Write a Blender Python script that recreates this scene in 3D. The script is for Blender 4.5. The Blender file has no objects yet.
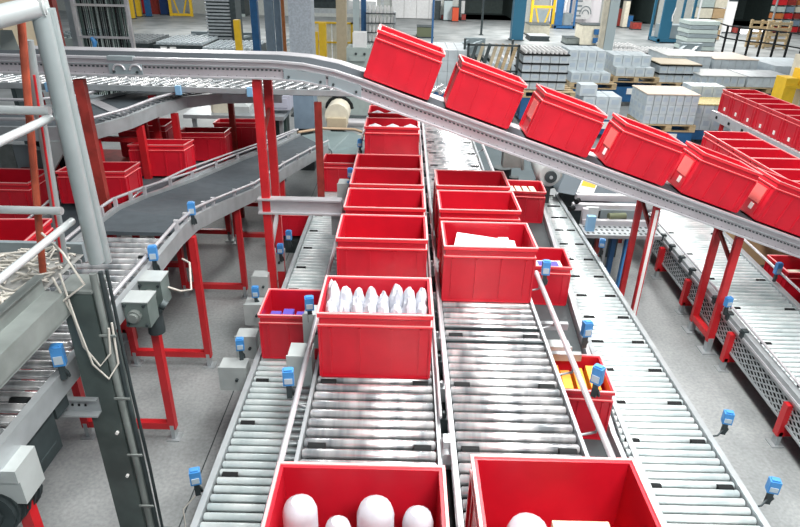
import bpy, bmesh, math, random
from mathutils import Vector, Matrix
random.seed(7)
S = bpy.context.scene
COL = S.collection
# ------------------------------------------------------------------ camera, world, lights
CAM_H = 3.4; FOC = 612.0; PITCH = math.radians(26.5); ROLL = math.atan(.024)
cp, sp = math.cos(PITCH), math.sin(PITCH); cr, sr = math.cos(ROLL), math.sin(ROLL)
right = Vector((1, 0, 0)); up = Vector((0, sp, cp)); fwd = Vector((0, cp, -sp))
rv = right*cr + up*sr; uv = up*cr - right*sr
cam = bpy.data.cameras.new('camera'); camo = bpy.data.objects.new('camera', cam); COL.objects.link(camo)
cam.sensor_width = 36; cam.lens = FOC/800*36; cam.clip_start = .05; cam.clip_end = 200
camo.matrix_world = Matrix(((rv.x, uv.x, -fwd.x, 0), (rv.y, uv.y, -fwd.y, 0), (rv.z, uv.z, -fwd.z, CAM_H), (0, 0, 0, 1)))
S.camera = camo
W = bpy.data.worlds.new('hall_light'); S.world = W; W.use_nodes = True
W.node_tree.nodes['Background'].inputs[0].default_value = (.80, .90, 1.0, 1)
W.node_tree.nodes['Background'].inputs[1].default_value = .23
S.view_settings.view_transform = 'Standard'; S.view_settings.look = 'None'
S.view_settings.exposure = -.14; S.view_settings.gamma = 1.0
S.view_settings.use_curve_mapping = False
def area(x, y, z, sx, sy, power, color=(1, .98, .95), rx=0, ry=0):
    l = bpy.data.lights.new('ceiling_lamp', 'AREA'); l.shape = 'RECTANGLE'; l.size = sx; l.size_y = sy
    l.energy = power; l.color = color
    o = bpy.data.objects.new('ceiling_lamp', l); o.location = (x, y, z); o.rotation_euler = (rx, ry, 0); COL.objects.link(o)
for x, y, p in ((1.2, 3.4, 560), (1.6, 8.4, 400), (-3.6, 8.5, 60), (5.5, 14, 330), (-6, 18, 340), (1, 25, 800), (11, 24, 850), (-9, 30, 900), (6, 33, 1300), (16, 33, 1100)):
    area(x, y, 6.4, .9, 4.0, p)
area(4.6, 4.6, 6.2, .9, 3.0, 170); area(1.3, -.9, 5.6, 2.0, .9, 290, rx=math.radians(32))

def world_at(px, py, Y):      # a photograph point at a known distance Y -> world X, Z
    u, v = px-400, py-263.5
    u0 = u*cr+v*sr; v0 = -u*sr+v*cr
    d = (u0, FOC*cp-v0*sp, -FOC*sp-v0*cp); t = Y/d[1]
    return (d[0]*t, CAM_H+d[2]*t)
def ground_at(px, py, z=0):
    u, v = px-400, py-263.5
    u0 = u*cr+v*sr; v0 = -u*sr+v*cr
    d = (u0, FOC*cp-v0*sp, -FOC*sp-v0*cp); t = (z-CAM_H)/d[2]
    return (d[0]*t, d[1]*t)

# ------------------------------------------------------------------ materials
MATS = {}
def mat(name, col, rough=.5, metal=0.0, noise=0.0, nscale=8.0, bump=0.0, stretch=None, col2=None, spec=.5, emit=None):
    if name in MATS: return MATS[name]
    m = bpy.data.materials.new(name); m.use_nodes = True; nt = m.node_tree; b = nt.nodes['Principled BSDF']
    b.inputs['Base Color'].default_value = (*col, 1); b.inputs['Roughness'].default_value = rough
    b.inputs['Metallic'].default_value = metal; b.inputs['Specular IOR Level'].default_value = spec
    if noise or bump or col2:
        tc = nt.nodes.new('ShaderNodeTexCoord'); mp = nt.nodes.new('ShaderNodeMapping')
        oi = nt.nodes.new('ShaderNodeObjectInfo'); ad = nt.nodes.new('ShaderNodeVectorMath')
        nt.links.new(tc.outputs['Object'], mp.inputs[0])
        if stretch: mp.inputs['Scale'].default_value = stretch
        nt.links.new(mp.outputs[0], ad.inputs[0])
        ml = nt.nodes.new('ShaderNodeMath'); ml.operation = 'MULTIPLY'; ml.inputs[1].default_value = 37.0
        nt.links.new(oi.outputs['Random'], ml.inputs[0]); nt.links.new(ml.outputs[0], ad.inputs[1])
        n = nt.nodes.new('ShaderNodeTexNoise'); n.inputs['Scale'].default_value = nscale; n.inputs['Detail'].default_value = 5
        nt.links.new(ad.outputs[0], n.inputs['Vector'])
        if noise or col2:
            r = nt.nodes.new('ShaderNodeValToRGB'); r.color_ramp.elements[0].position = .35; r.color_ramp.elements[1].position = .65
            c2 = col2 or tuple(c*(1-noise) for c in col)
            r.color_ramp.elements[0].color = (*c2, 1); r.color_ramp.elements[1].color = (*col, 1)
            nt.links.new(n.outputs['Fac'], r.inputs[0]); nt.links.new(r.outputs[0], b.inputs['Base Color'])
        if bump:
            bp = nt.nodes.new('ShaderNodeBump'); bp.inputs['Strength'].default_value = bump; bp.inputs['Distance'].default_value = .01
            nt.links.new(n.outputs['Fac'], bp.inputs['Height']); nt.links.new(bp.outputs[0], b.inputs['Normal'])
    if emit:
        b.inputs['Emission Color'].default_value = (*emit[0], 1); b.inputs['Emission Strength'].default_value = emit[1]
    MATS[name] = m; return m
RED = mat('red_plastic', (.60, .009, .026), .38, noise=.14, nscale=5)
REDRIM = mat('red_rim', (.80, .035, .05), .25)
PINK = mat('edge_glint', (.92, .40, .40), .35)  # glint of the overhead light on crate rims, put into the lip colour
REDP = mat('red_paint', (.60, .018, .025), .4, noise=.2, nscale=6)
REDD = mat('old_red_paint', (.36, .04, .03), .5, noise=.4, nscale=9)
ROL = mat('roller_steel', (.92, .92, .92), .24, .72, nscale=2.6, stretch=(3.0, .3, .3), bump=.02, col2=(.34, .37, .39))
ROLP = mat('roller_zinc', (.86, .92, .92), .32, .45, nscale=2.0, stretch=(1.6, .3, .3), col2=(.58, .67, .68))
GALV = mat('galvanised', (.46, .50, .52), .42, .45, noise=.18, nscale=7)
ALU = mat('aluminium', (.62, .62, .65), .38, .45, noise=.12, nscale=8)
DKST = mat('dark_steel', (.06, .08, .085), .5, .4, noise=.3)
BEAMG = mat('beam_grey', (.25, .285, .275), .55, .1, noise=.3, nscale=6)
COLG = mat('column_grey', (.10, .135, .13), .5, .2, noise=.35, nscale=5)
BELT = mat('belt_rubber', (.075, .095, .11), .75, noise=.2, nscale=12)
BELTG = mat('belt_green_grey', (.17, .24, .25), .45, noise=.15, nscale=4)
BLK = mat('black_rubber', (.010, .012, .013), .7, spec=.2)
BLUE = mat('sensor_blue', (.06, .27, .62), .4)
BLUEP = mat('blue_paint', (.02, .12, .30), .45, noise=.2)
TEAL = mat('teal_paint', (.02, .13, .22), .45)
BOXG = mat('box_grey', (.50, .55, .55), .42, .15, noise=.12)
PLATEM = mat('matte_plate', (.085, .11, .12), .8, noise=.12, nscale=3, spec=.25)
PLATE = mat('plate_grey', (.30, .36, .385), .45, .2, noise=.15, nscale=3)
WHT = mat('white', (.85, .86, .86), .5, noise=.08)
CARD = mat('label_card', (.85, .86, .84), .6)
CREAM = mat('cream', (.72, .68, .55), .6, noise=.15)
WOOD = mat('pallet_wood', (.60, .46, .27), .7, noise=.35, nscale=6, stretch=(1, 6, 6))
CBOX = mat('cardboard', (.52, .36, .20), .7, noise=.12)
CART = mat('carton_white', (.60, .68, .72), .5, noise=.14, nscale=6)
CARTB = mat('carton_print', (.47, .56, .64), .5)
YEL = mat('yellow_paint', (.85, .55, .03), .4, noise=.1)
ORG = mat('orange_paper', (.95, .30, .02), .5, noise=.3, nscale=4, col2=(.95, .55, .05))
PURP = mat('purple_print', (.12, .10, .50), .4)
BAG = mat('white_bag', (.60, .62, .68), .35, noise=.15, nscale=10, bump=.25)
SLATE = mat('slate_blue', (.20, .28, .36), .5, noise=.12)
SPECK = mat('speckled_grey', (.46, .52, .58), .5, noise=.25, nscale=25)
TAN = mat('tan_paint', (.55, .47, .33), .6, noise=.1)
ORP = mat('orange_pipe', (.50, .17, .05), .5, noise=.2)
TAR = mat('dark_void', (.02, .035, .035), .7)
GLASSP = mat('pale_green_wall', (.42, .50, .48), .6, noise=.1)
CABLE = mat('pale_cable', (.66, .64, .58), .55, noise=.3)

# ------------------------------------------------------------------ mesh helpers
class MB:
    def __init__(s): s.v = []; s.f = []; s.m = []; s.sm = []
    def add(s, vs, fs, mi=0, smooth=False):
        k = len(s.v); s.v += [tuple(v) for v in vs]
        for f in fs: s.f.append([i+k for i in f]); s.m.append(mi); s.sm.append(smooth)
        return s
    def box(s, x0, x1, y0, y1, z0, z1, mi=0):
        return s.add([(x0,y0,z0),(x1,y0,z0),(x1,y1,z0),(x0,y1,z0),(x0,y0,z1),(x1,y0,z1),(x1,y1,z1),(x0,y1,z1)],
              [(3,2,1,0),(4,5,6,7),(0,1,5,4),(1,2,6,5),(2,3,7,6),(3,0,4,7)], mi)
    def bar(s, a, b, w, h, mi=0, upv=(0, 0, 1)):
        a = Vector(a); b = Vector(b); d = (b-a).normalized(); u = Vector(upv)
        if abs(d.dot(u)) > .98: u = Vector((0, 1, 0))
        r = d.cross(u).normalized()*w/2; t = r.cross(d).normalized()*h/2
        vs = [p+i*r+j*t for p in (a, b) for i, j in ((-1,-1),(1,-1),(1,1),(-1,1))]
        return s.add(vs, [(0,1,2,3),(7,6,5,4),(0,4,5,1),(1,5,6,2),(2,6,7,3),(3,7,4,0)], mi)
    def tube(s, pts, r, n=8, mi=0, caps=True):
        pts = [Vector(p) for p in pts]; vs = []; fs = []
        d0 = (pts[1]-pts[0]).normalized(); u = Vector((0,0,1)) if abs(d0.z) < .9 else Vector((0,1,0)); a = d0.cross(u).normalized()
        for i, p in enumerate(pts):
            d = ((pts[min(i+1, len(pts)-1)]-pts[max(i-1, 0)])).normalized()
            a = (a-d*a.dot(d)).normalized(); b = d.cross(a)
            rr = r[i] if isinstance(r, (list, tuple)) else r
            vs += [p+(a*math.cos(2*math.pi*k/n)+b*math.sin(2*math.pi*k/n))*rr for k in range(n)]
        for i in range(len(pts)-1):
            for k in range(n): fs.append((i*n+k, i*n+(k+1)%n, (i+1)*n+(k+1)%n, (i+1)*n+k))
        s.add(vs, fs, mi, True)
        if caps:
            s.add([vs[k] for k in range(n)], [tuple(range(n-1, -1, -1))], mi)
            s.add([vs[-n+k] for k in range(n)], [tuple(range(n))], mi)
        return s
    def ribbon(s, L, R, th, mi=0):
        n = len(L); vs = []; fs = []
        for l, r in zip(L, R):
            vs += [l, r, (l[0], l[1], l[2]-th), (r[0], r[1], r[2]-th)]
        for i in range(n-1):
            a = i*4; b = a+4
            fs += [(a, a+1, b+1, b), (a+2, b+2, b+3, a+3), (a, b, b+2, a+2), (a+1, a+3, b+3, b+1)]
        fs += [(0, 2, 3, 1), (n*4-4, n*4-3, n*4-1, n*4-2)]
        return s.add(vs, fs, mi)
    def strip(s, pts, w, h, mi=0):      # rail of rectangular section following a path (top at z)
        pts = [Vector(p) for p in pts]; L = []; R = []
        for i, p in enumerate(pts):
            d = (pts[min(i+1, len(pts)-1)]-pts[max(i-1, 0)]); d.z = 0; d.normalize(); q = Vector((-d.y, d.x, 0))*w/2
            L.append(tuple(p+q)); R.append(tuple(p-q))
        return s.ribbon(L, R, h, mi)
    def mesh(s, name, mats, off=(0, 0, 0)):
        me = bpy.data.meshes.new(name); ox, oy, oz = off
        me.from_pydata([(x-ox, y-oy, z-oz) for x, y, z in s.v], [], s.f)
        for m in (mats if isinstance(mats, (list, tuple)) else [mats]): me.materials.append(m)
        me.polygons.foreach_set('material_index', s.m); me.polygons.foreach_set('use_smooth', s.sm)
        bm = bmesh.new(); bm.from_mesh(me); bmesh.ops.recalc_face_normals(bm, faces=bm.faces[:]); bm.to_mesh(me); bm.free()
        me.update(); return me
def tag(o, label=None, cat=None, group=None, kind=None):
    if label: o['label'] = label
    if cat: o['category'] = cat
    if group: o['group'] = group
    if kind: o['kind'] = kind
    return o
def thing(name, label, cat, loc, group=None, rot=(0, 0, 0)):
    o = bpy.data.objects.new(name, None); COL.objects.link(o); o.location = loc; o.rotation_euler = rot
    o.empty_display_size = .1
    return tag(o, label, cat, group)
def part(name, mb, mats, parent, base=None, label=None, kind=None):   # mb in world coordinates; base = parent's world location
    off = base if base is not None else (parent.location if parent.parent is None else parent['_b'])
    o = bpy.data.objects.new(name, mb.mesh(name, mats, off)); COL.objects.link(o); o.parent = parent
    return tag(o, label, None, None, kind)
def piece(name, me, parent, loc, rot=(0, 0, 0), scale=(1, 1, 1), label=None):
    o = bpy.data.objects.new(name, me); COL.objects.link(o); o.parent = parent; o.location = loc; o.rotation_euler = rot; o.scale = scale
    if label: o['label'] = label
    return o
def solid(name, mb, mats, label, cat, base, group=None, kind=None):
    o = bpy.data.objects.new(name, mb.mesh(name, mats, base)); COL.objects.link(o); o.location = base
    return tag(o, label, cat, group, kind)
def copy_tree(o, parent=None):
    c = o.copy(); COL.objects.link(c); c.parent = parent
    for ch in list(o.children): copy_tree(ch, c)
    return c

# ------------------------------------------------------------------ setting
fm = mat('concrete_floor', (.50, .53, .535), .5, noise=.0, nscale=1.1, col2=(.29, .32, .325), bump=.02)
nt = fm.node_tree
n2 = nt.nodes.new('ShaderNodeTexNoise'); n2.inputs['Scale'].default_value = 38; n2.inputs['Detail'].default_value = 6
mx = nt.nodes.new('ShaderNodeMix'); mx.data_type = 'RGBA'; mx.blend_type = 'MULTIPLY'; mx.inputs['Factor'].default_value = .55
tcn = nt.nodes.new('ShaderNodeTexCoord'); nt.links.new(tcn.outputs['Object'], n2.inputs['Vector'])
b = nt.nodes['Principled BSDF']; src = b.inputs['Base Color'].links[0].from_socket
nt.links.new(src, mx.inputs['A']); nt.links.new(n2.outputs['Fac'], mx.inputs['B']); nt.links.new(mx.outputs['Result'], b.inputs['Base Color'])
o = solid('floor', MB().box(-30, 34, -4, 46, -.1, 0), fm, None, None, (0, 0, 0), kind='structure')
# expansion joints in the floor
for x0, y0, x1, y1 in ((-1.42, 1.2, -1.42, 12), (-30, 12.2, 34, 12.2), (-2.9, 1.2, -2.9, 12)):
    part('floor_joint', MB().bar((x0, y0, .001), (x1, y1, .001), .008, .002), DKST, o, (0, 0, 0))
WALLM = mat('wall_paint', (.55, .58, .55), .6, noise=.1)
wb = MB()
YW = 41.5
for x0, x1 in ((-30, 3.4), (6.9, 12.8), (15.6, 20.3), (24.2, 34)): wb.box(x0, x1, YW, YW+.4, 0, 7)
for x0, x1 in ((3.4, 6.9), (12.8, 15.6), (20.3, 24.2)): wb.box(x0, x1, YW, YW+.4, 4.2, 7)
solid('wall_back', wb, WALLM, None, None, (0, YW, 0), kind='structure')
wl = MB().box(-30.4, -30, -4, YW+.4, 0, 7); solid('wall_left', wl, WALLM, None, None, (-30, 0, 0), kind='structure')
wl = MB().box(34, 34.4, -4, YW+.4, 0, 7); solid('wall_right', wl, WALLM, None, None, (34, 0, 0), kind='structure')
for i, (x0, x1) in enumerate(((3.4, 6.9), (12.8, 15.6), (20.3, 24.2))):     # deep loading docks
    d = MB().box(x0-.05, x0, YW+.4, YW+6, 0, 4.2).box(x1, x1+.05, YW+.4, YW+6, 0, 4.2).box(x0, x1, YW+6, YW+6.1, 0, 4.2).box(x0, x1, YW+.4, YW+6, 4.2, 4.3).box(x0, x1, YW+.4, YW+6, -.1, 0)
    d = solid('door_%d' % (i+1), d, mat('dock_dark', (.09, .13, .125), .6, noise=.2), None, None, ((x0+x1)/2, YW, 0), kind='structure')
    fr = MB().box(x0-.12, x0+.05, YW-.05, YW, 0, 4.2).box(x1-.05, x1+.12, YW-.05, YW, 0, 4.2)
    part('door_frame', fr, DKST, d)
# big white sliding door with plank lines
d = thing('door_4', None, None, (0, YW, 0)); d['kind'] = 'structure'
for k in range(4): part('panel', MB().box(-.9+k*.78, -.9+k*.78+.76, YW-.14, YW-.04, .04, 4), WHT, d)
part('rail', MB().box(-1, 2.3, YW-.2, YW, 4, 4.15), GALV, d)
d = thing('door_5', None, None, (10.5, YW, 0)); d['kind'] = 'structure'
for k in range(3): part('panel', MB().box(9.0+k*1.05, 9+k*1.05+1.03, YW-.14, YW-.04, .04, 4), mat('pinkish_white_panel', (.95, .92, .95), .5), d)  # panels in a faintly pinkish white

# ------------------------------------------------------------------ rollers and straight lanes
def roller_mesh(r, name='roller', m_=None):
    m = MB(); n = 12
    m.tube([(-.5, 0, 0), (-.488, 0, 0), (.488, 0, 0), (.5, 0, 0)], [r*.8, r, r, r*.8], n)
    return m.mesh(name, m_ or ROL)
RM25 = roller_mesh(.025); RM20 = roller_mesh(.0225, m_=ROLP); RM18 = roller_mesh(.017)
SLV = MB().tube([(-.5, 0, 0), (.5, 0, 0)], .027, 10).mesh('drive_sleeve', BLK)
def bolt_mesh():
    return MB().tube([(0, 0, 0), (.012, 0, 0)], .011, 6).mesh('bolt', DKST)
BOLT = bolt_mesh()
def roller_field(root, xl, xr, y0, y1, z, pitch, rm, r, sleeves=0, sleeve_at=None, skip=None):
    b = root.location; n = int((y1-y0)/pitch)
    for i in range(n+1):
        y = y0+i*pitch; a, c = xl(y), xr(y)
        if skip and skip(y): continue
        piece('roller', rm, root, ((a+c)/2-b.x, y-b.y, z-r-b.z), scale=((c-a)-.012, 1, 1))
        if sleeves and i % sleeves == 3:
            for q in (a+.07, c-.07):
                piece('drive_sleeve', SLV, root, (q-b.x, y+pitch/2-b.y, z-r-b.z+.004), scale=(.085, .95, .95), label='black rubber sleeve')
def leg_frame(root, x0, x1, y, ztop, m=REDP, w=.06, cross=True, foot=True):
    for x in (x0, x1):
        part('leg', MB().box(x-w/2, x+w/2, y-w/2, y+w/2, .1, ztop), m, root)
        if foot:
            f = MB().box(x-.015, x+.015, y-.03, y+.03, 0.008, .14).box(x-.05, x+.05, y-.05, y+.05, 0, .01)
            part('foot', f, GALV, root, label='steel foot plate')
    if cross: part('cross_bar', MB().box(min(x0,x1)+w/2, max(x0,x1)-w/2, y-.025, y+.025, .1, .16), m, root)
def sensor(root, x, y, z, rz=0, h=.09, arm=None, parent_base=None):
    b = root.location; c, s_ = math.cos(rz), math.sin(rz)
    def T(m):
        m.v = [(x+(vx*c-vy*s_), y+(vx*s_+vy*c), z+vz) for vx, vy, vz in m.v]; return m
    o = part('sensor', T(MB().box(-.028, .028, -.022, .022, 0, h).box(-.02, .02, -.027, -.021, .015, h*.55, 1).box(-.02,.02,-.015,.015,h,h+.008)), [BLUE, mat('sensor_face', (.45, .55, .62), .3)], root, label='blue box sensor with pale lens')
    o['_b'] = tuple(b)
    br = T(MB().box(-.014, .014, -.01, .01, -.09, 0).tube([(0, 0, -.02), (.02, 0, -.05), (.02, .02, -.09)], .008, 6))
    q = part('bracket', br, DKST, o, b)
def control_box(root, x0, x1, y0, y1, z0, z1):
    m = MB().box(x0, x1, y0, y1, z0, z1).box(x0-.006, x1+.006, y0-.012, y0, z0-.006, z1+.006)
    o = part('control_box', m, BOXG, root, label='grey steel control box')
    o['_b'] = tuple(root.location)
    part('knob', MB().tube([((x0+x1)/2+.03, y0-.03, (z0+z1)/2), ((x0+x1)/2+.03, y0-.012, (z0+z1)/2)], .012, 8), DKST, o, root.location)
def straight_lane(name, label, xl, xr, y0, y1, z, pitch, rm, r, legs, rail_w=.035, rail_h=.11, rail_up=.012, sleeves=7, legmat=REDP, skip=None, group=None):
    root = thing(name, label, 'conveyor', ((xl(y0)+xr(y0))/2, y0, 0), group)
    for sgn, fx in ((-1, xl), (1, xr)):
        pts = [(fx(y)+sgn*rail_w/2, y, z+rail_up) for y in (y0, (y0+y1)/2, y1)]
        part('side_rail', MB().strip(pts, rail_w, rail_h), GALV, root)
        lip = [(fx(y)+sgn*(rail_w+.004), y, z+rail_up-.045) for y in (y0, (y0+y1)/2, y1)]
        part('rail_flange', MB().strip(lip, .008, .02), ALU, root)
    roller_field(root, xl, xr, y0+.04, y1-.04, z, pitch, rm, r, sleeves, skip=skip)
    part('under_shade', MB().ribbon([(xl(y)+.01, y, z-.062) for y in (y0, (y0+y1)/2, y1)], [(xr(y)-.01, y, z-.062) for y in (y0, (y0+y1)/2, y1)], .01), BLK, root, label='black sheet added as shade under the rollers')  # black sheet added to give the roller gaps their shade
    for y in legs: leg_frame(root, xl(y)-.0, xr(y)+.0, y, z-rail_h+rail_up, legmat)
    return root
ZC, ZS = 1.3, .78
# centre left lane
CL = straight_lane('roller_conveyor', 'roller conveyor with wide gaps of bare rollers carrying the left centre row of red crates',
    lambda y: -.45, lambda y: .20, .95, 9.0, ZC, .0715, RM25, .025, (1.1, 3.3, 5.6, 7.9), rail_h=.085, rail_w=.018)
CR = straight_lane('roller_conveyor', 'roller conveyor under the row of red crates right of the central gap',
    lambda y: .29, lambda y: .90, .95, 9.6, ZC, .0715, RM25, .025, (1.1, 3.3, 5.6, 7.9), rail_h=.085, rail_w=.018)
LL = straight_lane('roller_conveyor', 'narrow low roller conveyor along the far left edge of the centre lanes',
    lambda y: -1.0, lambda y: -.43, 1.0, 8.8, ZS, .0615, RM20, .0225, (1.6, 3.4, 5.2, 7.0))
railB = lambda y: 1.31+max(0, y-2.9)*.086
RR = straight_lane('roller_conveyor', 'long low roller conveyor of pale narrow rollers right of the dark belt lane',
    lambda y: railB(y)+.075, lambda y: 1.93, 1.2, 7.3, ZS, .0605, RM20, .0225, (1.6, 3.6, 5.4), sleeves=6)
RB = straight_lane('roller_conveyor', 'low roller conveyor with perforated side plate passing under the red portal posts',
    lambda y: 3.08+(y-3.73)*.035, lambda y: 3.72+(y-3.73)*.05, 2.4, 9.4, .5, .066, RM20, .0225, (), rail_w=.06, rail_h=.06, sleeves=9)
for y in (3.76, 4.75, 5.79, 6.6, 7.6): leg_frame(RB, 3.02+(y-3.73)*.03, 3.7, y, .40, REDP)
# perforated side plate of RB: real lattice of strips
pm = MB()
X0 = lambda y: 3.035+(y-3.73)*.035
n = 0; y = 2.4
while y < 8.2:
    for k in range(4):
        z = .22+k*.05
        pm.bar((X0(y), y, z), (X0(y+.09), y+.09, z+.045), .004, .012); pm.bar((X0(y), y, z+.045), (X0(y+.09), y+.09, z), .004, .012)
    y += .09
part('perforated_plate', pm, GALV, RB, label='perforated steel guard', kind='stuff')
for yy in (2.4, 5.3, 8.2): pass
part('shade_plate', MB().ribbon([(X0(2.4)+.012, 2.4, .43), (X0(8.2)+.012, 8.2, .43)], [(X0(2.4)+.014, 2.4, .43), (X0(8.2)+.014, 8.2, .43)], .24), BLK, RB)  # black sheet added for the shadow behind the lattice
part('plate_edge', MB().strip([(X0(2.4)-.005, 2.4, .44), (X0(8.2)-.005, 8.2, .44)], .012, .03), GALV, RB)
part('plate_edge', MB().strip([(X0(2.4)-.005, 2.4, .22), (X0(8.2)-.005, 8.2, .22)], .012, .02), GALV, RB)
part('guide_rail', MB().tube([(3.02, 2.4, .56), (3.24, 9.3, .56)], .012, 6), ALU, RB)
part('guide_rail', MB().tube([(3.72, 2.4, .62), (4.05, 9.3, .62)], .014, 6), ALU, RB)
for k in range(14):
    y = 4.6+k*.3
    part('clamp', MB().box(X0(y)-.03, X0(y)+.02, y-.02, y+.03, .45, .53).tube([(X0(y)-.02, y, .5), (X0(y)-.05, y, .52)], .012, 6), DKST, RB)

# guide rails, brackets and gearboxes of the centre lanes
def guide(root, x, y0, y1, z, xpost, n, r=.014, xf=None):
    xf = xf or (lambda y: x)
    part('guide_rail', MB().tube([(xf(y0), y0, z), (xf((y0+y1)/2), (y0+y1)/2, z), (xf(y1), y1, z)], r, 8), ALU, root)
    for k in range(n):
        y = y0+.15+k*(y1-y0-.3)/max(1, n-1)
        part('bracket', MB().tube([(xf(y), y, z), (xf(y), y+.01, z-.06), (xpost, y+.01, z-.08)], .007, 6), GALV, root)
guide(CL, -.515, 1.5, 8.7, 1.37, -.47, 9, .016)
guide(CL, .222, 2.4, 8.7, 1.35, .21, 10, .008)
guide(CR, .262, 1.0, 8.7, 1.36, .28, 10, .008)
guide(CR, 1.0, 1.72, 4.0, 1.36, .93, 5, .018)
guide(CR, .985, 4.6, 9.3, 1.36, .93, 6, .016)

part('gap_shade', MB().box(.222, .268, .95, 9.0, 1.19, 1.20), BLK, CR, label='black strip added as shade between the two centre lanes')  # black strip added to stand for the shade deep in the centre gap
# centre gap: chains and clamps
for k in range(26):
    y = 2.2+k*.25
    part('clamp', MB().box(.225, .268, y, y+.05, 1.2, 1.29).tube([(.246, y+.02, 1.29), (.246, y+.02, 1.325)], .012, 6), DKST if k % 2 else GALV, CR)
part('drive_motor', MB().tube([(.245, 2.16, 1.3), (.245, 2.28, 1.3)], .035, 10).box(.225, .27, 2.2, 2.26, 1.24, 1.37), GALV, CR, label='small bright drive motor')
# join between two sections of CR and CL
for root, a, c, y in ((CR, .29, .90, 3.33), (CR, .29, .90, 3.18)):
    part('chain_guard', MB().box(a, c, y-.008, y+.008, 1.27, 1.296), DKST, root, label='thin dark chain strip')
for y in (3.6, 3.24): part('cross_member', MB().box(.93, 1.16, y-.035, y+.0, 1.14, 1.19), GALV, CR)
for xx, yy, rz in ((-.56, 3.3, .2), (-.56, 2.55, .15), (-.52, 5.9, 0), (-.50, 7.0, 0), (-.49, 5.5, .1)): sensor(CL, xx, yy, 1.42, rz, .085)
for xx, yy, rz in ((1.03, 3.86, -.1), (1.05, 2.62, -.7), (1.18, 3.26, .2)): sensor(CR, xx, yy, 1.42 if xx < 1.1 else 1.3, rz, .10)
control_box(CL, -.66, -.52, 3.02, 3.16, 1.06, 1.26); control_box(CL, -.60, -.50, 3.3, 3.42, 1.14, 1.38); control_box(CL, -.62, -.50, 5.1, 5.3, 1.14, 1.4)
control_box(CR, .98, 1.12, 3.32, 3.4, 1.0, 1.17); control_box(CL, -.60, -.50, 5.45, 5.6, 1.2, 1.5)
for x1, y0, z0, w in ((-1.09, 3.58, .56, .19), (-1.10, 3.95, .58, .15), (-1.15, 4.4, .6, .14), (-1.2, 4.9, .6, .14), (-1.15, 5.4, .6, .14)):
    control_box(LL, x1-w, x1, y0, y0+.12, z0, z0+.19)
sensor(LL, -1.14, 3.68, .84, .2); sensor(LL, -1.2, 4.45, .84, .1); sensor(LL, -1.15, 5.3, .84, 0); sensor(LL, -1.09, 2.46, .80, .3); sensor(LL, -1.12, 5.6, .85, 0)
for xx, yy in ((2.06, 3.0), (2.05, 2.45), (2.02, 5.6)): sensor(RR, xx, yy, .85, -.25, .08); part('sensor_arm', MB().tube([(xx, yy, .80), (xx-.04, yy-.02, .76), (1.965, yy-.03, .76)], .006, 6), DKST, RR)
for yy in (4.9,): sensor(RB, 3.02, yy, .6, .2)
sensor(RB, 3.82, 5.55, .62, .1, .12)
part('wire_loop', MB().tube([(-1.10, 2.44, .72), (-1.16, 2.4, .66), (-1.14, 2.34, .55), (-1.06, 2.35, .6)], .004, 5), CABLE, LL)
# fitting at near end of RR
part('end_bracket', MB().box(1.46, 1.72, 1.74, 1.79, .80, .815).box(1.68, 1.72, 1.5, 1.79, .80, .815).tube([(1.46, 1.82, .84), (1.5, 1.86, .87), (1.62, 1.78, .84)], .008, 6).tube([(1.47,1.76,.8),(1.47,1.76,.86)],.02,8), GALV, RR)

# belt lane B
BB = thing('belt_conveyor', 'narrow dark belt lane squeezed beneath and right of the centre lanes', 'conveyor', (1.1, 1.2, 0))
Lb = [(railB(y)-.64, y, .76) for y in (1.2, 2.9, 5, 7.5)]; Rb_ = [(railB(y), y, .76) for y in (1.2, 2.9, 5, 7.5)]
part('belt', MB().ribbon(Lb, Rb_, .03), mat('belt_dark', (.05, .065, .07), .5, noise=.2), BB)
part('side_rail', MB().strip([(railB(y)+.022, y, .83) for y in (1.2, 2.9, 5, 7.5)], .03, .14), ALU, BB)

part('side_rail', MB().strip([(railB(y)-.66, y, .79) for y in (1.2, 2.9, 5, 7.5)], .03, .12), GALV, BB)
for y in (2.0, 4.4, 6.6): leg_frame(BB, railB(y)-.62, railB(y), y, .66)

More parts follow.
